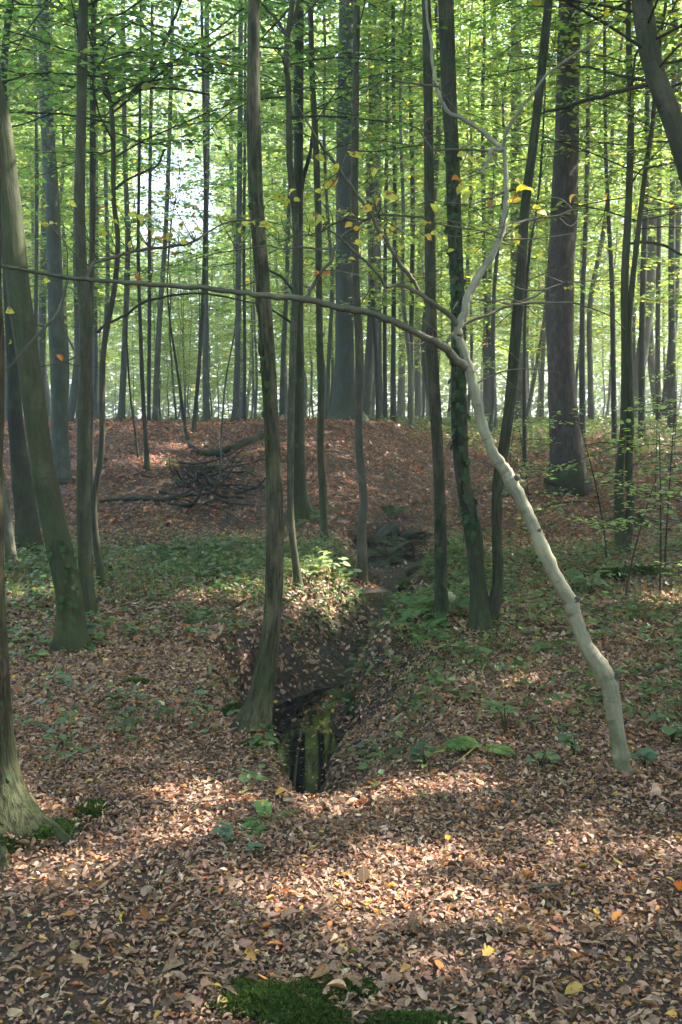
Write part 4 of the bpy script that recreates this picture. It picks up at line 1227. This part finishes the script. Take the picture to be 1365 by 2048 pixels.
# ---------------------------------------------------------------- low plants
HERBP = [(.060, .100, .035), (.085, .13, .045), (.045, .08, .035), (.11, .15, .06), (.13, .13, .04)]
HERBW = [30, 25, 22, 12, 6]


def STRX(y):
    return np.interp(y, STR[:, 1], STR[:, 0])


def undergrowth():
    r = np.random.default_rng(66)
    me = Mesh(); gr = Mesh()
    # leafy seedlings
    x, y = litter_points(210000, 3.9, 40, .7, r)
    k, zb, far = stream_field(x, y)
    g = green_field(x, y) + .10 * (x > 0) * (y > 4.3) * (y < 8) + .10 * ((k > .8) & (k < 1.6)) + .42 * ((k > .3) & (k < 1.3) & (x > STRX(y)) & (y > 6.4)) + .05
    nz = fbm(x * 1.3, y * 1.3, 81)
    keep = (r.uniform(size=len(x)) < np.clip((g + (nz - .52) * 1.1) * 1.2, 0, 1)) & (k > .35)
    keep &= (y < 14) | (r.uniform(size=len(x)) < .22)
    keep &= ((y < 12.4) & (r.uniform(size=len(x)) < .8)) | ((x > 1.0) & (r.uniform(size=len(x)) < .12)) | ((y > 21.5) & (x > 1.5)) | (y > 25)
    x, y = x[keep], y[keep]
    z = terrain(x, y); n = len(x)
    fr = y > 13.5
    h = r.uniform(.03, .14, n) * np.where(r.uniform(size=n) < .1, 1.8, 1)
    for q in range(5):
        a = r.uniform(0, 6.28, n)
        P = np.stack([x + np.cos(a) * .02, y + np.sin(a) * .02, z + h * r.uniform(.5, 1, n)], -1)
        D = np.stack([np.cos(a), np.sin(a), r.normal(size=n) * .25], -1)
        N = np.array([0, 0, 1.0]) + r.normal(size=(n, 3)) * .3
        Fm = frames(D, N); sz = r.uniform(.03, .065, n) * (1 + .025 * y); cc = cols(n, HERBP, HERBW, .2, r)
        if q < 4: scatter(HEXLEAF, P[~fr], Fm[~fr], sz[~fr], cc[~fr], me)
        if q < 3: scatter(DIAMOND, P[fr], Fm[fr], sz[fr] * 1.3, cc[fr], me)
    # stalks
    P = np.stack([x, y, z], -1)
    D = np.stack([r.normal(size=n) * .15, r.normal(size=n) * .15, np.ones(n)], -1)
    stalk = (np.array([[0, -.018, 0], [0, .018, 0], [1, 0, 0]]), np.array([[0, 1, 2]]))
    scatter(stalk, P, frames(D, r.normal(size=(n, 3))), h, cols(n, [(.07, .06, .03)], [1], .2, r), me)
    link('undergrowth', me.build('undergrowth', M_HERB, 'col'), kind='stuff', label='low green seedlings and herbs scattered over the leaf litter', category='undergrowth')
    # grass
    x, y = litter_points(60000, 4.0, 15, 1.0, r)
    k, zb, far = stream_field(x, y)
    g = green_field(x, y) + .16 * ((k > .75) & (k < 1.4)) - .05
    keep = (r.uniform(size=len(x)) < np.clip((g + (fbm(x * 1.8, y * 1.8, 84) - .6) * 1.1), 0, 1)) & (k > .5)
    x, y = x[keep], y[keep]; n = len(x)
    P = np.stack([x, y, terrain(x, y)], -1)
    D = np.stack([r.normal(size=n) * .45, r.normal(size=n) * .45, np.ones(n)], -1)
    blade = (np.array([[0, -.03, 0], [0, .03, 0], [.55, .02, .05], [.55, -.02, .05], [1, 0, .25]]), np.array([[0, 1, 2], [0, 2, 3], [3, 2, 4]]))
    scatter(blade, P, frames(D, r.normal(size=(n, 3))), r.uniform(.06, .16, n), cols(n, [(.085, .125, .035), (.12, .15, .05), (.16, .15, .07)], [3, 2, 1], .2, r), gr)
    link('grass', gr.build('grass', M_HERB, 'col'), kind='stuff', label='thin woodland grass on the hump and stream banks', category='grass')


undergrowth()

# ferns: a thing each, every frond a part
def frond_mesh(seed, n=15, droop=.9):
    r = np.random.default_rng(seed)
    t = np.linspace(0, 1, n + 4)
    P = np.stack([t, r.normal(0, .01, n + 4).cumsum(), .75 * t - droop * t * t], -1)
    V, T, Q, _ = tube(P, np.linspace(.010, .003, n + 4), 3, cap=False)
    me = Mesh(); me.add(V, None, Q, None)
    leafV, leafT = leaf_template(.26, .1, .04, 0, 3, False)
    for i in range(3, n + 3):
        L = .30 * math.sin(math.pi * (t[i] * .86 + .10)) ** .8
        fw = P[i] - P[i - 1]; fw = fw / np.linalg.norm(fw)
        for sg in (-1, 1):
            d = np.array([fw[0] * .5, sg, fw[2] * .5 - .12 + r.normal() * .06]); nrm = np.array([-fw[2], 0, fw[0]]) + r.normal(size=3) * .1
            Rm = frames(d[None], nrm[None])[0]
            me.add(P[i] + (leafV @ Rm.T) * L, leafT)
    return me.build('frond', M_HERB_ONE, 'col') if me.A else mesh_from('frond', np.vstack(me.V), [np.vstack(me.Q), np.vstack(me.T)], None, [M_HERB_ONE])


FRONDS = [frond_mesh(300 + k, 13 + k, .7 + .12 * k) for k in range(4)]


def fern(u, v, size, n, label, color=(.085, .15, .05), Y=None, rot0=0.0):
    g = ground_hit(u, v) if Y is None else None
    if g is None:
        p = at(u, v, Y); g = np.array([p[0], Y, terr1(p[0], Y)])
    root = empty('fern', g, label, 'fern', 'ferns on the woodland floor')
    r = np.random.default_rng(int(u * 7 + v))
    for i in range(n):
        f = link('frond', FRONDS[r.integers(4)], root)
        f.rotation_euler = (r.normal() * .15, r.normal() * .2 - .15, rot0 + i * 6.283 / n + r.normal() * .3)
        s = size * r.uniform(.75, 1.15); f.scale = (s, s, s)
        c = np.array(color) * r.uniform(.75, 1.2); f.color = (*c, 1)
    return root


fern(968, 1508, .21, 6, 'bright green fern on the litter left of the bent tree foot', (.10, .18, .05))
fern(790, 1518, .16, 4, 'small dark fern on the right bank above the pool', (.04, .075, .03), Y=4.9)
fern(535, 1650, .17, 4, 'little fern on the near lip left of the pool end', (.08, .16, .05))
fern(860, 1238, .38, 6, 'arching fern at the foot of the ridged olive trunk', (.07, .13, .045))
fern(905, 1225, .34, 6, 'fern between the ridged trunk and the dark double trunk', (.06, .11, .04))
fern(846, 1272, .32, 6, 'pale fern hanging over the upper stream', (.085, .14, .055))
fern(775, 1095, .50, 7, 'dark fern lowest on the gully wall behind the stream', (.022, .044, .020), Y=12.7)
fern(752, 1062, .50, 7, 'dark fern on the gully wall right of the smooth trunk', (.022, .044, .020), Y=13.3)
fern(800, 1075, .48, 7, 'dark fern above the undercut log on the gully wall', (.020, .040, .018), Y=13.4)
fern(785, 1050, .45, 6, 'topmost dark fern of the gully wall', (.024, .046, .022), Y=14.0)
fern(625, 1030, .40, 5, 'fern at the flared foot of the dark trunk on the bank', (.045, .08, .035), Y=13.3)
fern(160, 1300, .24, 6, 'fern growing at the foot of the leaning mossy trunk', (.06, .11, .035))
fern(390, 1240, .26, 6, 'low fern on the level ground left of the bowed trunk', (.07, .12, .045))
fern(1110, 1300, .22, 5, 'low fern left of the bent tree on the right bank', (.08, .13, .05))
fern(710, 1420, .24, 6, 'dark fern overhanging the right edge of the pool', (.04, .075, .03))
fern(430, 1110, .40, 6, 'grey-green fern at the foot of the left bank', (.075, .11, .06))
fern(330, 1110, .40, 6, 'grey-green fern left of another one at the bank foot', (.07, .105, .06))
fern(1170, 1180, .3, 6, 'fern in front of the mossy log at right', (.08, .12, .06))


# broad-leaved single plants
def herb(u, v, h, n, leaf, label, color=(.09, .15, .06), Y=None, spread=.5, name='woodland_herb'):
    g = ground_hit(u, v) if Y is None else None
    if g is None:
        p = at(u, v, Y); g = np.array([p[0], Y, terr1(p[0], Y)])
    root = empty(name, g, label, 'plant', 'broad-leaved plants on the forest floor')
    r = np.random.default_rng(int(u * 3 + v * 5))
    st = Mesh()
    for i in range(n):
        a = r.uniform(0, 6.28); hh = h * r.uniform(.45, 1.0); o = spread * h * r.uniform(.2, .8)
        tip = np.array([math.cos(a) * o, math.sin(a) * o, hh])
        st.add(*tube(catmull(np.array([[0, 0, -.01], tip * [.35, .35, .6], tip]), 3), np.linspace(.0035, .0015, 7), 4, cap=False))
        for q in range(3):
            b = a + (q - 1) * 1.1 + r.normal() * .2
            D = np.array([math.cos(b), math.sin(b), -.15 + r.normal() * .15]); N = np.array([r.normal() * .25, r.normal() * .25 - .15, 1])
            R = frames(D[None], N[None])[0]
            lo = leaf_obj('leaf', HERB_ME[r.integers(3)], tip, R, leaf * r.uniform(.7, 1.2) * (1.15 if q == 1 else .9), (*(np.array(color) * r.uniform(.75, 1.2)), 1), root)
    set_bark(link('stem', st.build('herb_stem', M_BARK, 'bark'), root), (.09, .10, .05), 0, 0)
    return root


HERB_ME = []
for k in range(3):
    V_, T_ = leaf_template(.62 + .06 * k, .12, .06, .2 * (k - 1), 4)
    HERB_ME.append(mesh_from('herb_leaf_shape', V_, [T_], None, [M_HERB_ONE]))
herb(668, 1170, .34, 9, .085, 'tall pale sunlit plant on the hump behind the bowed trunk', (.22, .28, .14))
herb(618, 1172, .18, 6, .07, 'shorter sunlit plant right of the thin pale trunk', (.20, .26, .13))
herb(702, 1168, .16, 5, .07, 'small sunlit plant at the foot of the smooth trunk', (.18, .24, .12))
herb(450, 1188, .12, 6, .06, 'sunlit plant at the left end of the bright strip', (.18, .24, .10))
herb(455, 1690, .07, 4, .042, 'blue-green ivy sprig lying on the open litter at front', (.075, .12, .075))
herb(510, 1722, .06, 4, .036, 'second ivy sprig lower on the front litter', (.07, .115, .07))
herb(150, 1292, .22, 6, .07, 'leafy bramble against the leaning mossy trunk', (.06, .11, .045))
herb(505, 1452, .12, 6, .05, 'ivy sprig on the moss at the bowed trunk foot', (.06, .10, .05))
herb(1080, 1545, .12, 7, .042, 'leafy plant left of the bent tree foot', (.085, .14, .07))
herb(1150, 1520, .12, 7, .042, 'leafy plant close beside the bent tree foot', (.08, .13, .07))
herb(1290, 1540, .11, 7, .042, 'blue-green plant right of the bent tree foot', (.075, .13, .085))
herb(1010, 1470, .18, 5, .065, 'bramble shoot behind the bright green fern', (.09, .15, .06))
herb(1345, 1490, .14, 5, .06, 'plant at the right edge level with the bent tree foot', (.08, .13, .07))
herb(850, 1535, .10, 5, .05, 'dark ivy sprig on the right bank of the pool', (.05, .085, .05))
herb(20, 1650, .10, 5, .055, 'ivy sprig at the foot of the furrowed oak', (.07, .12, .07))
herb(1180, 1190, .2, 5, .12, 'broad pale leaves in front of the mossy log', (.12, .18, .09))
herb(400, 1115, .28, 6, .09, 'pale nettle-like plant at the foot of the left bank', (.12, .17, .09))
herb(345, 940, .3, 4, .12, 'yellow-green leaves beside the stubby-footed sapling', (.16, .24, .05), Y=15.2)
herb(820, 1215, .16, 5, .06, 'small plant on the wet stream bed', (.11, .16, .07))

# layered sapling sprays at right, low beech saplings
def sapling(u, v, Y, h, lean, label, seed, n=16, L=1.3, color=B_DARK, pal=HERBP, leaf=.07):
    p = at(u, v, Y); g = np.array([p[0], Y, terr1(p[0], Y)])
    root = empty('beech_sapling', g, label, 'sapling', 'low leafy saplings')
    t = np.linspace(0, 1, 8)
    P = np.stack([lean[0] * t ** 1.5, lean[1] * t ** 1.5, h * t - .05], -1)
    tm = Mesh(); tm.add(*tube(P, np.linspace(.012, .003, 8), 6, rough=.1, seed=seed))
    set_bark(link('trunk', tm.build('sapling_trunk', M_BARK, 'bark'), root), color, .2, .2)
    w, l = grow_crown(seed, P[2:], n, L, L * .5, rise=(-.05, .35), leaf=leaf, step=.045, twigs=9, twig_len=.42, pal=pal, palw=HERBW, limb_r=.006)
    set_bark(link('limbs', w.build('sapling_limbs', M_BARK, 'bark'), root, kind='stuff'), color, .2, .2)
    link('crown', l.build('sapling_crown', M_LEAF, 'col'), root, kind='stuff')


SAPP = [(.11, .16, .085), (.13, .18, .10), (.085, .13, .07), (.14, .18, .08), (.20, .20, .06)]
sapling(1215, 1120, 10.8, 1.75, (-.4, 0), 'leafy sapling with flat sprays crossing the huge trunk foot', 401, 8, 1.2, pal=SAPP)
sapling(1330, 1130, 10.2, 1.9, (.1, .1), 'leafy sapling with flat sprays at the right edge', 402, 8, 1.1, pal=SAPP)
sapling(1060, 1060, 15.0, 1.5, (-.2, 0), 'pale leafy sapling left of the huge trunk foot', 403, 7, .9, pal=SAPP)
sapling(1310, 1010, 16.5, 1.9, (0, 0), 'leafy sapling on the slope right of the mossy twin stem', 404, 8, 1.2, pal=SAPP)
sapling(1020, 930, 20.0, 1.6, (.2, 0), 'grey-green sapling high on the right-hand slope', 405, 7, 1.2, pal=SAPP)
sapling(1250, 1215, 8.6, 1.15, (.25, 0), 'thin dark twiggy sapling in front of the mossy log', 406, 4, .6, pal=SAPP)
sapling(1320, 1225, 8.8, 1.5, (-.05, 0), 'second thin sapling right of the twiggy one by the log', 407, 5, .6, pal=SAPP)
sapling(1350, 900, 22.0, 2.2, (0, 0), 'bushy sapling on the crest at the right edge', 408, 9, 1.3, pal=SAPP)

# ---------------------------------------------------------------- ivy on the dark trunk and elsewhere
V_ = np.array([[0, 0, 0], [.12, -.42, .03], [.42, -.26, .06], [.62, -.40, .0], [1.0, 0, -.08], [.62, .40, .0], [.42, .26, .06], [.12, .42, .03], [.45, 0, .02]])
T_ = np.array([[8, 0, 1], [8, 1, 2], [8, 2, 3], [8, 3, 4], [8, 4, 5], [8, 5, 6], [8, 6, 7], [8, 7, 0]])
M_IVY = make_leaf_mat('ivy_leaf', 'obj', trans=.3, tint=(1.1, 1.1, .6), gloss=.12, rough=.5)
IVY_ME = mesh_from('ivy_leaf_shape', V_, [T_], None, [M_IVY])


def ivy(key, v_from, v_to, n, label, seed, size=.045, du=0.0, color=(.030, .056, .024), spread=.8, **_k):
    root_t, C, g = TREES[key]
    r = np.random.default_rng(seed)
    root = empty('ivy', g + [0, -.05, 0], label, 'ivy', 'ivy climbing the trunks')
    o = g + [0, -.05, 0]
    vv = np.array([848 - (p[2] - CAM_H) / p[1] * F for p in C])
    rad = None
    path = []
    for v in np.linspace(v_from, v_to, 14):
        k = np.argmin(np.abs(vv - v)); c = C[k]
        path.append(c[:3] + np.array([(du + r.normal() * .25) * c[3], -c[3] * 1.02, 0]))
    path = np.array(path)
    st = Mesh(); st.add(*tube(catmull(path, 4), np.linspace(.006, .003, 53), 5, rough=.2, cap=False))
    set_bark(link('stem', st.build('ivy_stem', M_BARK, 'bark', origin=o), root), (.12, .09, .06), 0, .3)
    for i in range(n):
        v = r.uniform(min(v_from, v_to), max(v_from, v_to)); k = np.argmin(np.abs(vv - v)); c = C[k]
        a = np.clip(du + r.normal() * spread, -1.25, 1.25)
        p = c[:3] + np.array([math.sin(a) * c[3] * 1.05, -math.cos(a) * c[3] * 1.05 - .012, r.uniform(-.04, .04)])
        N = np.array([math.sin(a), -math.cos(a), .45]) + r.normal(size=3) * .25
        D = np.array([r.normal() * .5, -.3, -1.0])
        R = frames(D[None], N[None])[0]
        leaf_obj('leaf', IVY_ME, p - o, R, size * r.uniform(.6, 1.25), (*(np.array(color) * r.uniform(.7, 1.35)), 1), root)


ivy('ivy_double', 1110, 330, 190, 'ivy climbing the dark double trunk, pale-edged leaves', 501, .05, -.2)
ivy('centre', 900, 380, 22, 'sparse ivy strand on the bowed trunk beside the pool', 502, .034, -.5, (.035, .062, .022), .7)
ivy('near_left', 1640, 1180, 26, 'ivy at the foot of the furrowed oak', 503, .035, .9, (.045, .08, .035), .3)
ivy('dark_ivy', 900, 560, 40, 'ivy on the dark trunk of the bank', 504, .06, 0, (.03, .055, .025))
ivy('right_mid', 1230, 1000, 22, 'ivy at the foot of the ridged olive trunk', 505, .045, 0, (.035, .065, .026))
ivy('lean_left', 1300, 1080, 40, 'ivy on the foot of the leaning mossy trunk', 506, .042, .4, (.045, .08, .03))
ivy('slim_mid', 1060, 620, 34, 'ivy speckling the slim olive trunk in the gully', 507, .05, 0, (.035, .062, .026))

# ---------------------------------------------------------------- moss
def moss(u, v, rx, ry, hz, label, n=5000, name='moss_cushion', tuft=.014, bright=1.0):
    g = ground_hit(u, v)
    root = empty(name, g, label, 'moss', 'moss patches')
    r = np.random.default_rng(int(u + v))
    a = np.linspace(0, 2 * math.pi, 28, endpoint=False); q = np.linspace(0.02, 1, 9)
    A, Qr = np.meshgrid(a, q)
    edge = 1 + .55 * (fbm(np.cos(A) * 1.7 + u, np.sin(A) * 1.7 + v, 90) - .5) * 2
    X = np.cos(A) * Qr * rx * edge; Yy = np.sin(A) * Qr * ry * edge
    hf = lambda X, Yy, Qr: hz * np.clip(1 - Qr ** 2, 0, 1) ** .7 * (.65 + .7 * fbm(X * 14 + u, Yy * 14, 91))
    Z = terrain(X + g[0], Yy + g[1]) - g[2] + hf(X, Yy, Qr) - .006 * (Qr > .95)
    i = np.arange(8)[:, None] * 28; j = np.arange(28)[None]; j2 = (j + 1) % 28
    Qd = np.stack([i + j, i + j2, i + 28 + j2, i + 28 + j], -1).reshape(-1, 4)
    nV = 9 * 28
    base = mesh_from('moss_base', np.stack([X, Yy, Z], -1).reshape(-1, 3), [Qd, np.stack([np.full(26, 0), np.arange(1, 27), np.arange(2, 28)], -1)], {'col': np.tile([.012, .028, .008, 1], (nV, 1))}, [M_MOSS])
    link('cushion', base, root)
    th = r.uniform(0, 6.283, n); qq = np.sqrt(r.uniform(0, 1, n))
    e = (1 + .55 * (fbm(np.cos(th) * 1.7 + u, np.sin(th) * 1.7 + v, 90) - .5) * 2) * (1 + .12 * r.normal(size=n) * (qq > .8))
    x = np.cos(th) * qq * rx * e; y = np.sin(th) * qq * ry * e
    z = terrain(x + g[0], y + g[1]) - g[2] + hf(x, y, qq) - .003
    D = np.stack([r.normal(size=n) * .6, r.normal(size=n) * .6, np.ones(n)], -1)
    me = Mesh()
    c = cols(n, [(.022, .040, .010), (.040, .068, .015), (.066, .088, .024), (.03, .046, .016)], [3, 4, 2, 2], .25, r); c[:, :3] *= bright
    scatter(DIAMOND, np.stack([x, y, z], -1), frames(D, r.normal(size=(n, 3))), tuft * r.uniform(.6, 1.5, n), c, me)
    link('tufts', me.build('moss_tufts', M_MOSS, 'col'), root, kind='stuff')


moss(575, 2018, .165, .12, .032, 'big vivid green moss cushion at the bottom of the picture', 12000)
moss(815, 2052, .12, .05, .018, 'small moss cushion at the bottom edge right of the big one', 4000)
moss(183, 1622, .055, .10, .02, 'flat moss patch on the litter right of the furrowed oak', 2500)
moss(110, 1668, .07, .09, .03, 'olive moss over the root of the furrowed oak', 4000, bright=1.4)
moss(2, 1705, .06, .07, .03, 'dark moss lump at the left edge below the oak root', 2500)
moss(512, 1492, .05, .06, .03, 'moss on the left lip of the pool', 1800, bright=1.2)
moss(474, 1428, .08, .07, .04, 'moss cushion on the root of the bowed trunk', 3000)
moss(275, 1368, .09, .05, .02, 'flat moss patch by the path at left', 1500)
moss(710, 1985, .05, .04, .02, 'tiny moss tuft right of the big cushion', 1200)
moss(1265, 1050, .25, .2, .14, 'dark moss hump on the slope right of the mossy twin stem', 2500, tuft=.03)

rm = np.random.default_rng(5)
for k in range(16):
    g = ground_hit(rm.uniform(430, 740), rm.uniform(1960, 2046)); a = rm.uniform(0, 6.28)
    R = frames(np.array([[math.cos(a), math.sin(a), rm.normal() * .3]]), np.array([[rm.normal() * .4, rm.normal() * .4 - .2, 1.0]]))[0]
    leaf_obj('leaf', LEAF_ME[rm.integers(12)], g + [0, 0, .036], R, rm.uniform(.03, .055), cols(1, LITTER_PAL, LITTER_W, .2, rm)[0], floor)

# ---------------------------------------------------------------- logs, brushwood, sticks
def log(trace, Y, label, name='fallen_log', color=B_DARK, moss_=.5, furrow=.6, sides=12, group=None, dY=0.0, sink=0.0, mats=None):
    pts = []; rad = []
    for i, (u, v, w) in enumerate(trace):
        Yi = Y + dY * i / max(1, len(trace) - 1)
        if Y > 12:
            p = ground_hit(u, v + w * .4); Yi = p[1]; p[2] += w / 2 / F * Yi * .8
        else:
            p = at(u, v, Yi)
        pts.append(p); rad.append(w / 2 / F * Yi)
    pts = np.array(pts); g = pts.mean(0); g[2] = terr1(g[0], g[1])
    c = catmull(np.hstack([pts, np.array(rad)[:, None]]), 5)
    me = Mesh(); me.add(*tube(c[:, :3], c[:, 3], sides, .06, .16, .0, int(trace[0][0]) % 50))
    root = empty(name, g, label, 'log' if 'log' in name else 'branch', group)
    set_bark(link('wood', me.build(name, M_BARK, 'bark', origin=g), root), color, moss_, furrow)
    return root, c, g


def moss_on(root, c, g, n, seed, tuft=.03):
    r = np.random.default_rng(seed)
    k = r.integers(0, len(c), n); a = r.uniform(-1.5, 1.5, n)
    nxt = np.clip(k + 1, 0, len(c) - 1); f = r.uniform(size=(n, 1)); base = c[k] * (1 - f) + c[nxt] * f
    P = base[:, :3] + np.stack([np.zeros(n), -np.sin(a) * base[:, 3], np.cos(a) * base[:, 3]], -1) - g
    D = np.stack([r.normal(size=n) * .5, -np.sin(a) + r.normal(size=n) * .4, np.cos(a) + r.normal(size=n) * .4], -1)
    me = Mesh(); scatter(DIAMOND, P, frames(D, r.normal(size=(n, 3))), tuft * r.uniform(.6, 1.6, n), cols(n, [(.02, .045, .010), (.04, .075, .014), (.06, .09, .02)], [3, 3, 1], .25, r), me)
    link('moss', me.build('log_moss', M_MOSS, 'col'), root, kind='stuff')


a_ = log([(1120, 1182, 22), (1160, 1165, 30), (1200, 1160, 34), (1235, 1160, 36), (1240, 1160, 34)], 9.75, 'dark mossy rotten log lying at right, left half', dY=-.1, color=(.03, .026, .022), moss_=.9)
moss_on(*a_, 2600, 31)
a_ = log([(1250, 1152, 28), (1290, 1150, 32), (1330, 1158, 28), (1375, 1166, 24), (1420, 1172, 18)], 9.9, 'mossy log continuing to the right edge behind the rotten one', dY=.1, color=(.035, .03, .024), moss_=.9)
moss_on(*a_, 2200, 32)
log([(812, 1148, 14), (835, 1134, 15), (860, 1132, 12), (880, 1140, 9)], 11.2, 'brown undercut log bridging the stream head', color=(.15, .11, .075), moss_=.3)
a_ = log([(798, 1180, 10), (830, 1172, 16), (862, 1172, 14)], 10.7, 'short mossy log at the stream left of the ridged trunk', color=(.06, .05, .04), moss_=.9)
moss_on(*a_, 900, 33)
log([(790, 1248, 8), (815, 1258, 9), (850, 1262, 8)], 9.2, 'black stick across the stream bed', name='fallen_branch', color=(.03, .027, .025), moss_=.1)
log([(398, 908, 12), (430, 905, 13), (462, 897, 14), (490, 885, 16), (525, 872, 14)], 17.2, 'dark mossy fallen log near the crest of the left bank', color=(.05, .045, .035), moss_=.6, dY=.5)
log([(376, 882, 7), (384, 893, 8), (398, 902, 9), (415, 909, 10), (450, 910, 9)], 17.0, 'curved dark fallen branch below the mossy log on the bank', name='fallen_branch', color=(.035, .03, .027))
log([(200, 1003, 7), (235, 999, 8), (280, 998, 9), (320, 1000, 10), (352, 995, 12), (385, 985, 12)], 14.4, 'long grey branch lying along the left bank into the brushwood', name='fallen_branch', color=(.085, .09, .08), moss_=.4)
log([(402, 950, 14), (412, 942, 14), (428, 934, 12)], 15.6, 'short curved rotten log end above the brushwood heap', color=(.10, .085, .06))
log([(412, 893, 5), (413, 880, 5)], 17.5, 'small pale broken stump on the bank crest', name='broken_stump_branch', color=(.28, .25, .2), moss_=0)
# sticks on the ground
for tr, Y, lab in [([(862, 1448, 5), (872, 1472, 5), (888, 1480, 4), (905, 1502, 4), (912, 1520, 3)], 5.1, 'pale forked stick on the right bank above the pool'),
                   ([(1290, 1358, 4), (1325, 1340, 6), (1370, 1325, 6)], 6.05, 'grey stick on the litter at the right edge'),
                   ([(655, 1250, 3), (662, 1262, 6), (672, 1276, 6)], 7.3, 'short pale broken stick on the hump slope'),
                   ([(1065, 1788, 7), (1095, 1784, 8), (1130, 1780, 6)], 3.27, 'thick pale twig in the litter at front right'),
                   ([(853, 1850, 2), (862, 1820, 2), (878, 1797, 2)], 3.16, 'thin curved twig in the big sun fleck'),
                   ([(440, 1995, 3), (462, 1970, 3.5), (452, 1940, 3)], 2.75, 'bent pale twig left of the big moss cushion'),
                   ([(385, 1625, 2), (402, 1610, 2.5), (420, 1602, 2)], 4.0, 'thin twig on the bare path at left'),
                   ([(40, 1372, 4), (75, 1358, 4), (110, 1340, 3)], 5.9, 'thin stick right of the furrowed oak')]:
    pts = []
    for u, v, w in tr:
        g_ = ground_hit(u, v); pts.append([*(g_ + [0, 0, .018]), w / 2 / F * g_[1]])
    c = catmull(np.array(pts), 4); o = c[0, :3]
    me = Mesh(); me.add(*tube(c[:, :3], c[:, 3], 6, rough=.15, seed=int(tr[0][0])))
    t = link('twig', me.build('twig', M_BARK, 'bark', origin=o), None, o, label=lab, category='twig', group='twigs on the forest floor')
    set_bark(t, (.24, .19, .145), 0, .4)

# brushwood heap on the left bank
def brush():
    g = ground_hit(405, 985)
    root = empty('brushwood_heap', g, 'tangled heap of dark dead branches on the left bank', 'brushwood')
    r = np.random.default_rng(77)
    for i in range(54):
        u = 408 + r.normal() * 62; v = 972 + r.normal() * 32 + abs(u - 400) * .1
        p = ground_hit(u, v)
        a = r.uniform(0, 6.28) if i > 25 else r.normal() * .5 - 1.2
        L = r.uniform(.35, 1.35)
        d = np.array([math.cos(a), math.sin(a) * .8, r.uniform(-.1, .6)])
        q = []
        x = p - d * L * .35
        for k in range(5):
            q.append(x.copy()); d = d + r.normal(size=3) * .22; x = x + d / np.linalg.norm(d) * L / 4
        q = np.array(q)
        gz = terrain(q[:, 0], q[:, 1]); q[:, 2] = np.maximum(q[:, 2], gz + .015 + r.uniform(0, .16) * math.exp(-((u - 395) / 40) ** 2))
        c = catmull(np.hstack([q, np.linspace(r.uniform(.010, .030) * (1.6 if i % 9 == 0 else 1), .005, 5)[:, None]]), 3)
        me = Mesh(); me.add(*tube(c[:, :3], c[:, 3], 5, rough=.15, seed=i))
        b = link('branch', me.build('brush_branch', M_BARK, 'bark', origin=g), root)
        k = r.uniform(.25, 1.0) if r.uniform() < .8 else 2.0
        set_bark(b, (.085 * k, .072 * k, .06 * k), .1, .4)


brush()

# oak roots at front left
def root_ridge(tr, label, color, moss_):
    pts = []
    for u, v, w in tr:
        p = ground_hit(u, v); r_ = w / 2 / F * p[1]; pts.append([p[0], p[1], p[2] + r_ * .35 - .012, r_])
    c = catmull(np.array(pts), 5)
    return c


oak_root, _, og = TREES['near_left']
for tr in ([(20, 1640, 70), (60, 1655, 60), (100, 1672, 48), (140, 1690, 26), (160, 1700, 10)], [(-20, 1690, 60), (0, 1720, 40), (15, 1745, 14)]):
    c = root_ridge(tr, '', None, 0)
    me = Mesh(); me.add(*tube(c[:, :3], c[:, 3], 12, .08, .15, .02, 3))
    set_bark(link('root', me.build('oak_root', M_BARK, 'bark', origin=og), oak_root), (.17, .13, .08), .9, .8)

# ---------------------------------------------------------------- thin woodland haze
def haze():
    m, nt, out = nodes_mat('haze')
    v = nd(nt, 'ShaderNodeVolumePrincipled')
    v.inputs['Color'].default_value = (.93, .97, 1.0, 1)
    v.inputs['Density'].default_value = HAZE
    v.inputs['Anisotropy'].default_value = .35
    nt.links.new(v.outputs[0], out.inputs['Volume'])
    x0, x1, y0, y1, z0, z1 = -300, 300, -140, 330, -2.5, 52
    V = [(x, y, z) for x in (x0, x1) for y in (y0, y1) for z in (z0, z1)]
    Q = [(0, 1, 3, 2), (4, 6, 7, 5), (0, 4, 5, 1), (2, 3, 7, 6), (0, 2, 6, 4), (1, 5, 7, 3)]
    link('haze', mesh_from('haze', V, [np.array(Q)], None, [m], False), kind='stuff', label='thin pale haze hanging between the trees', category='haze')


HAZE = .0042
haze()

print('objects', len(bpy.data.objects), 'tris', sum(len(m.polygons) for m in bpy.data.meshes))
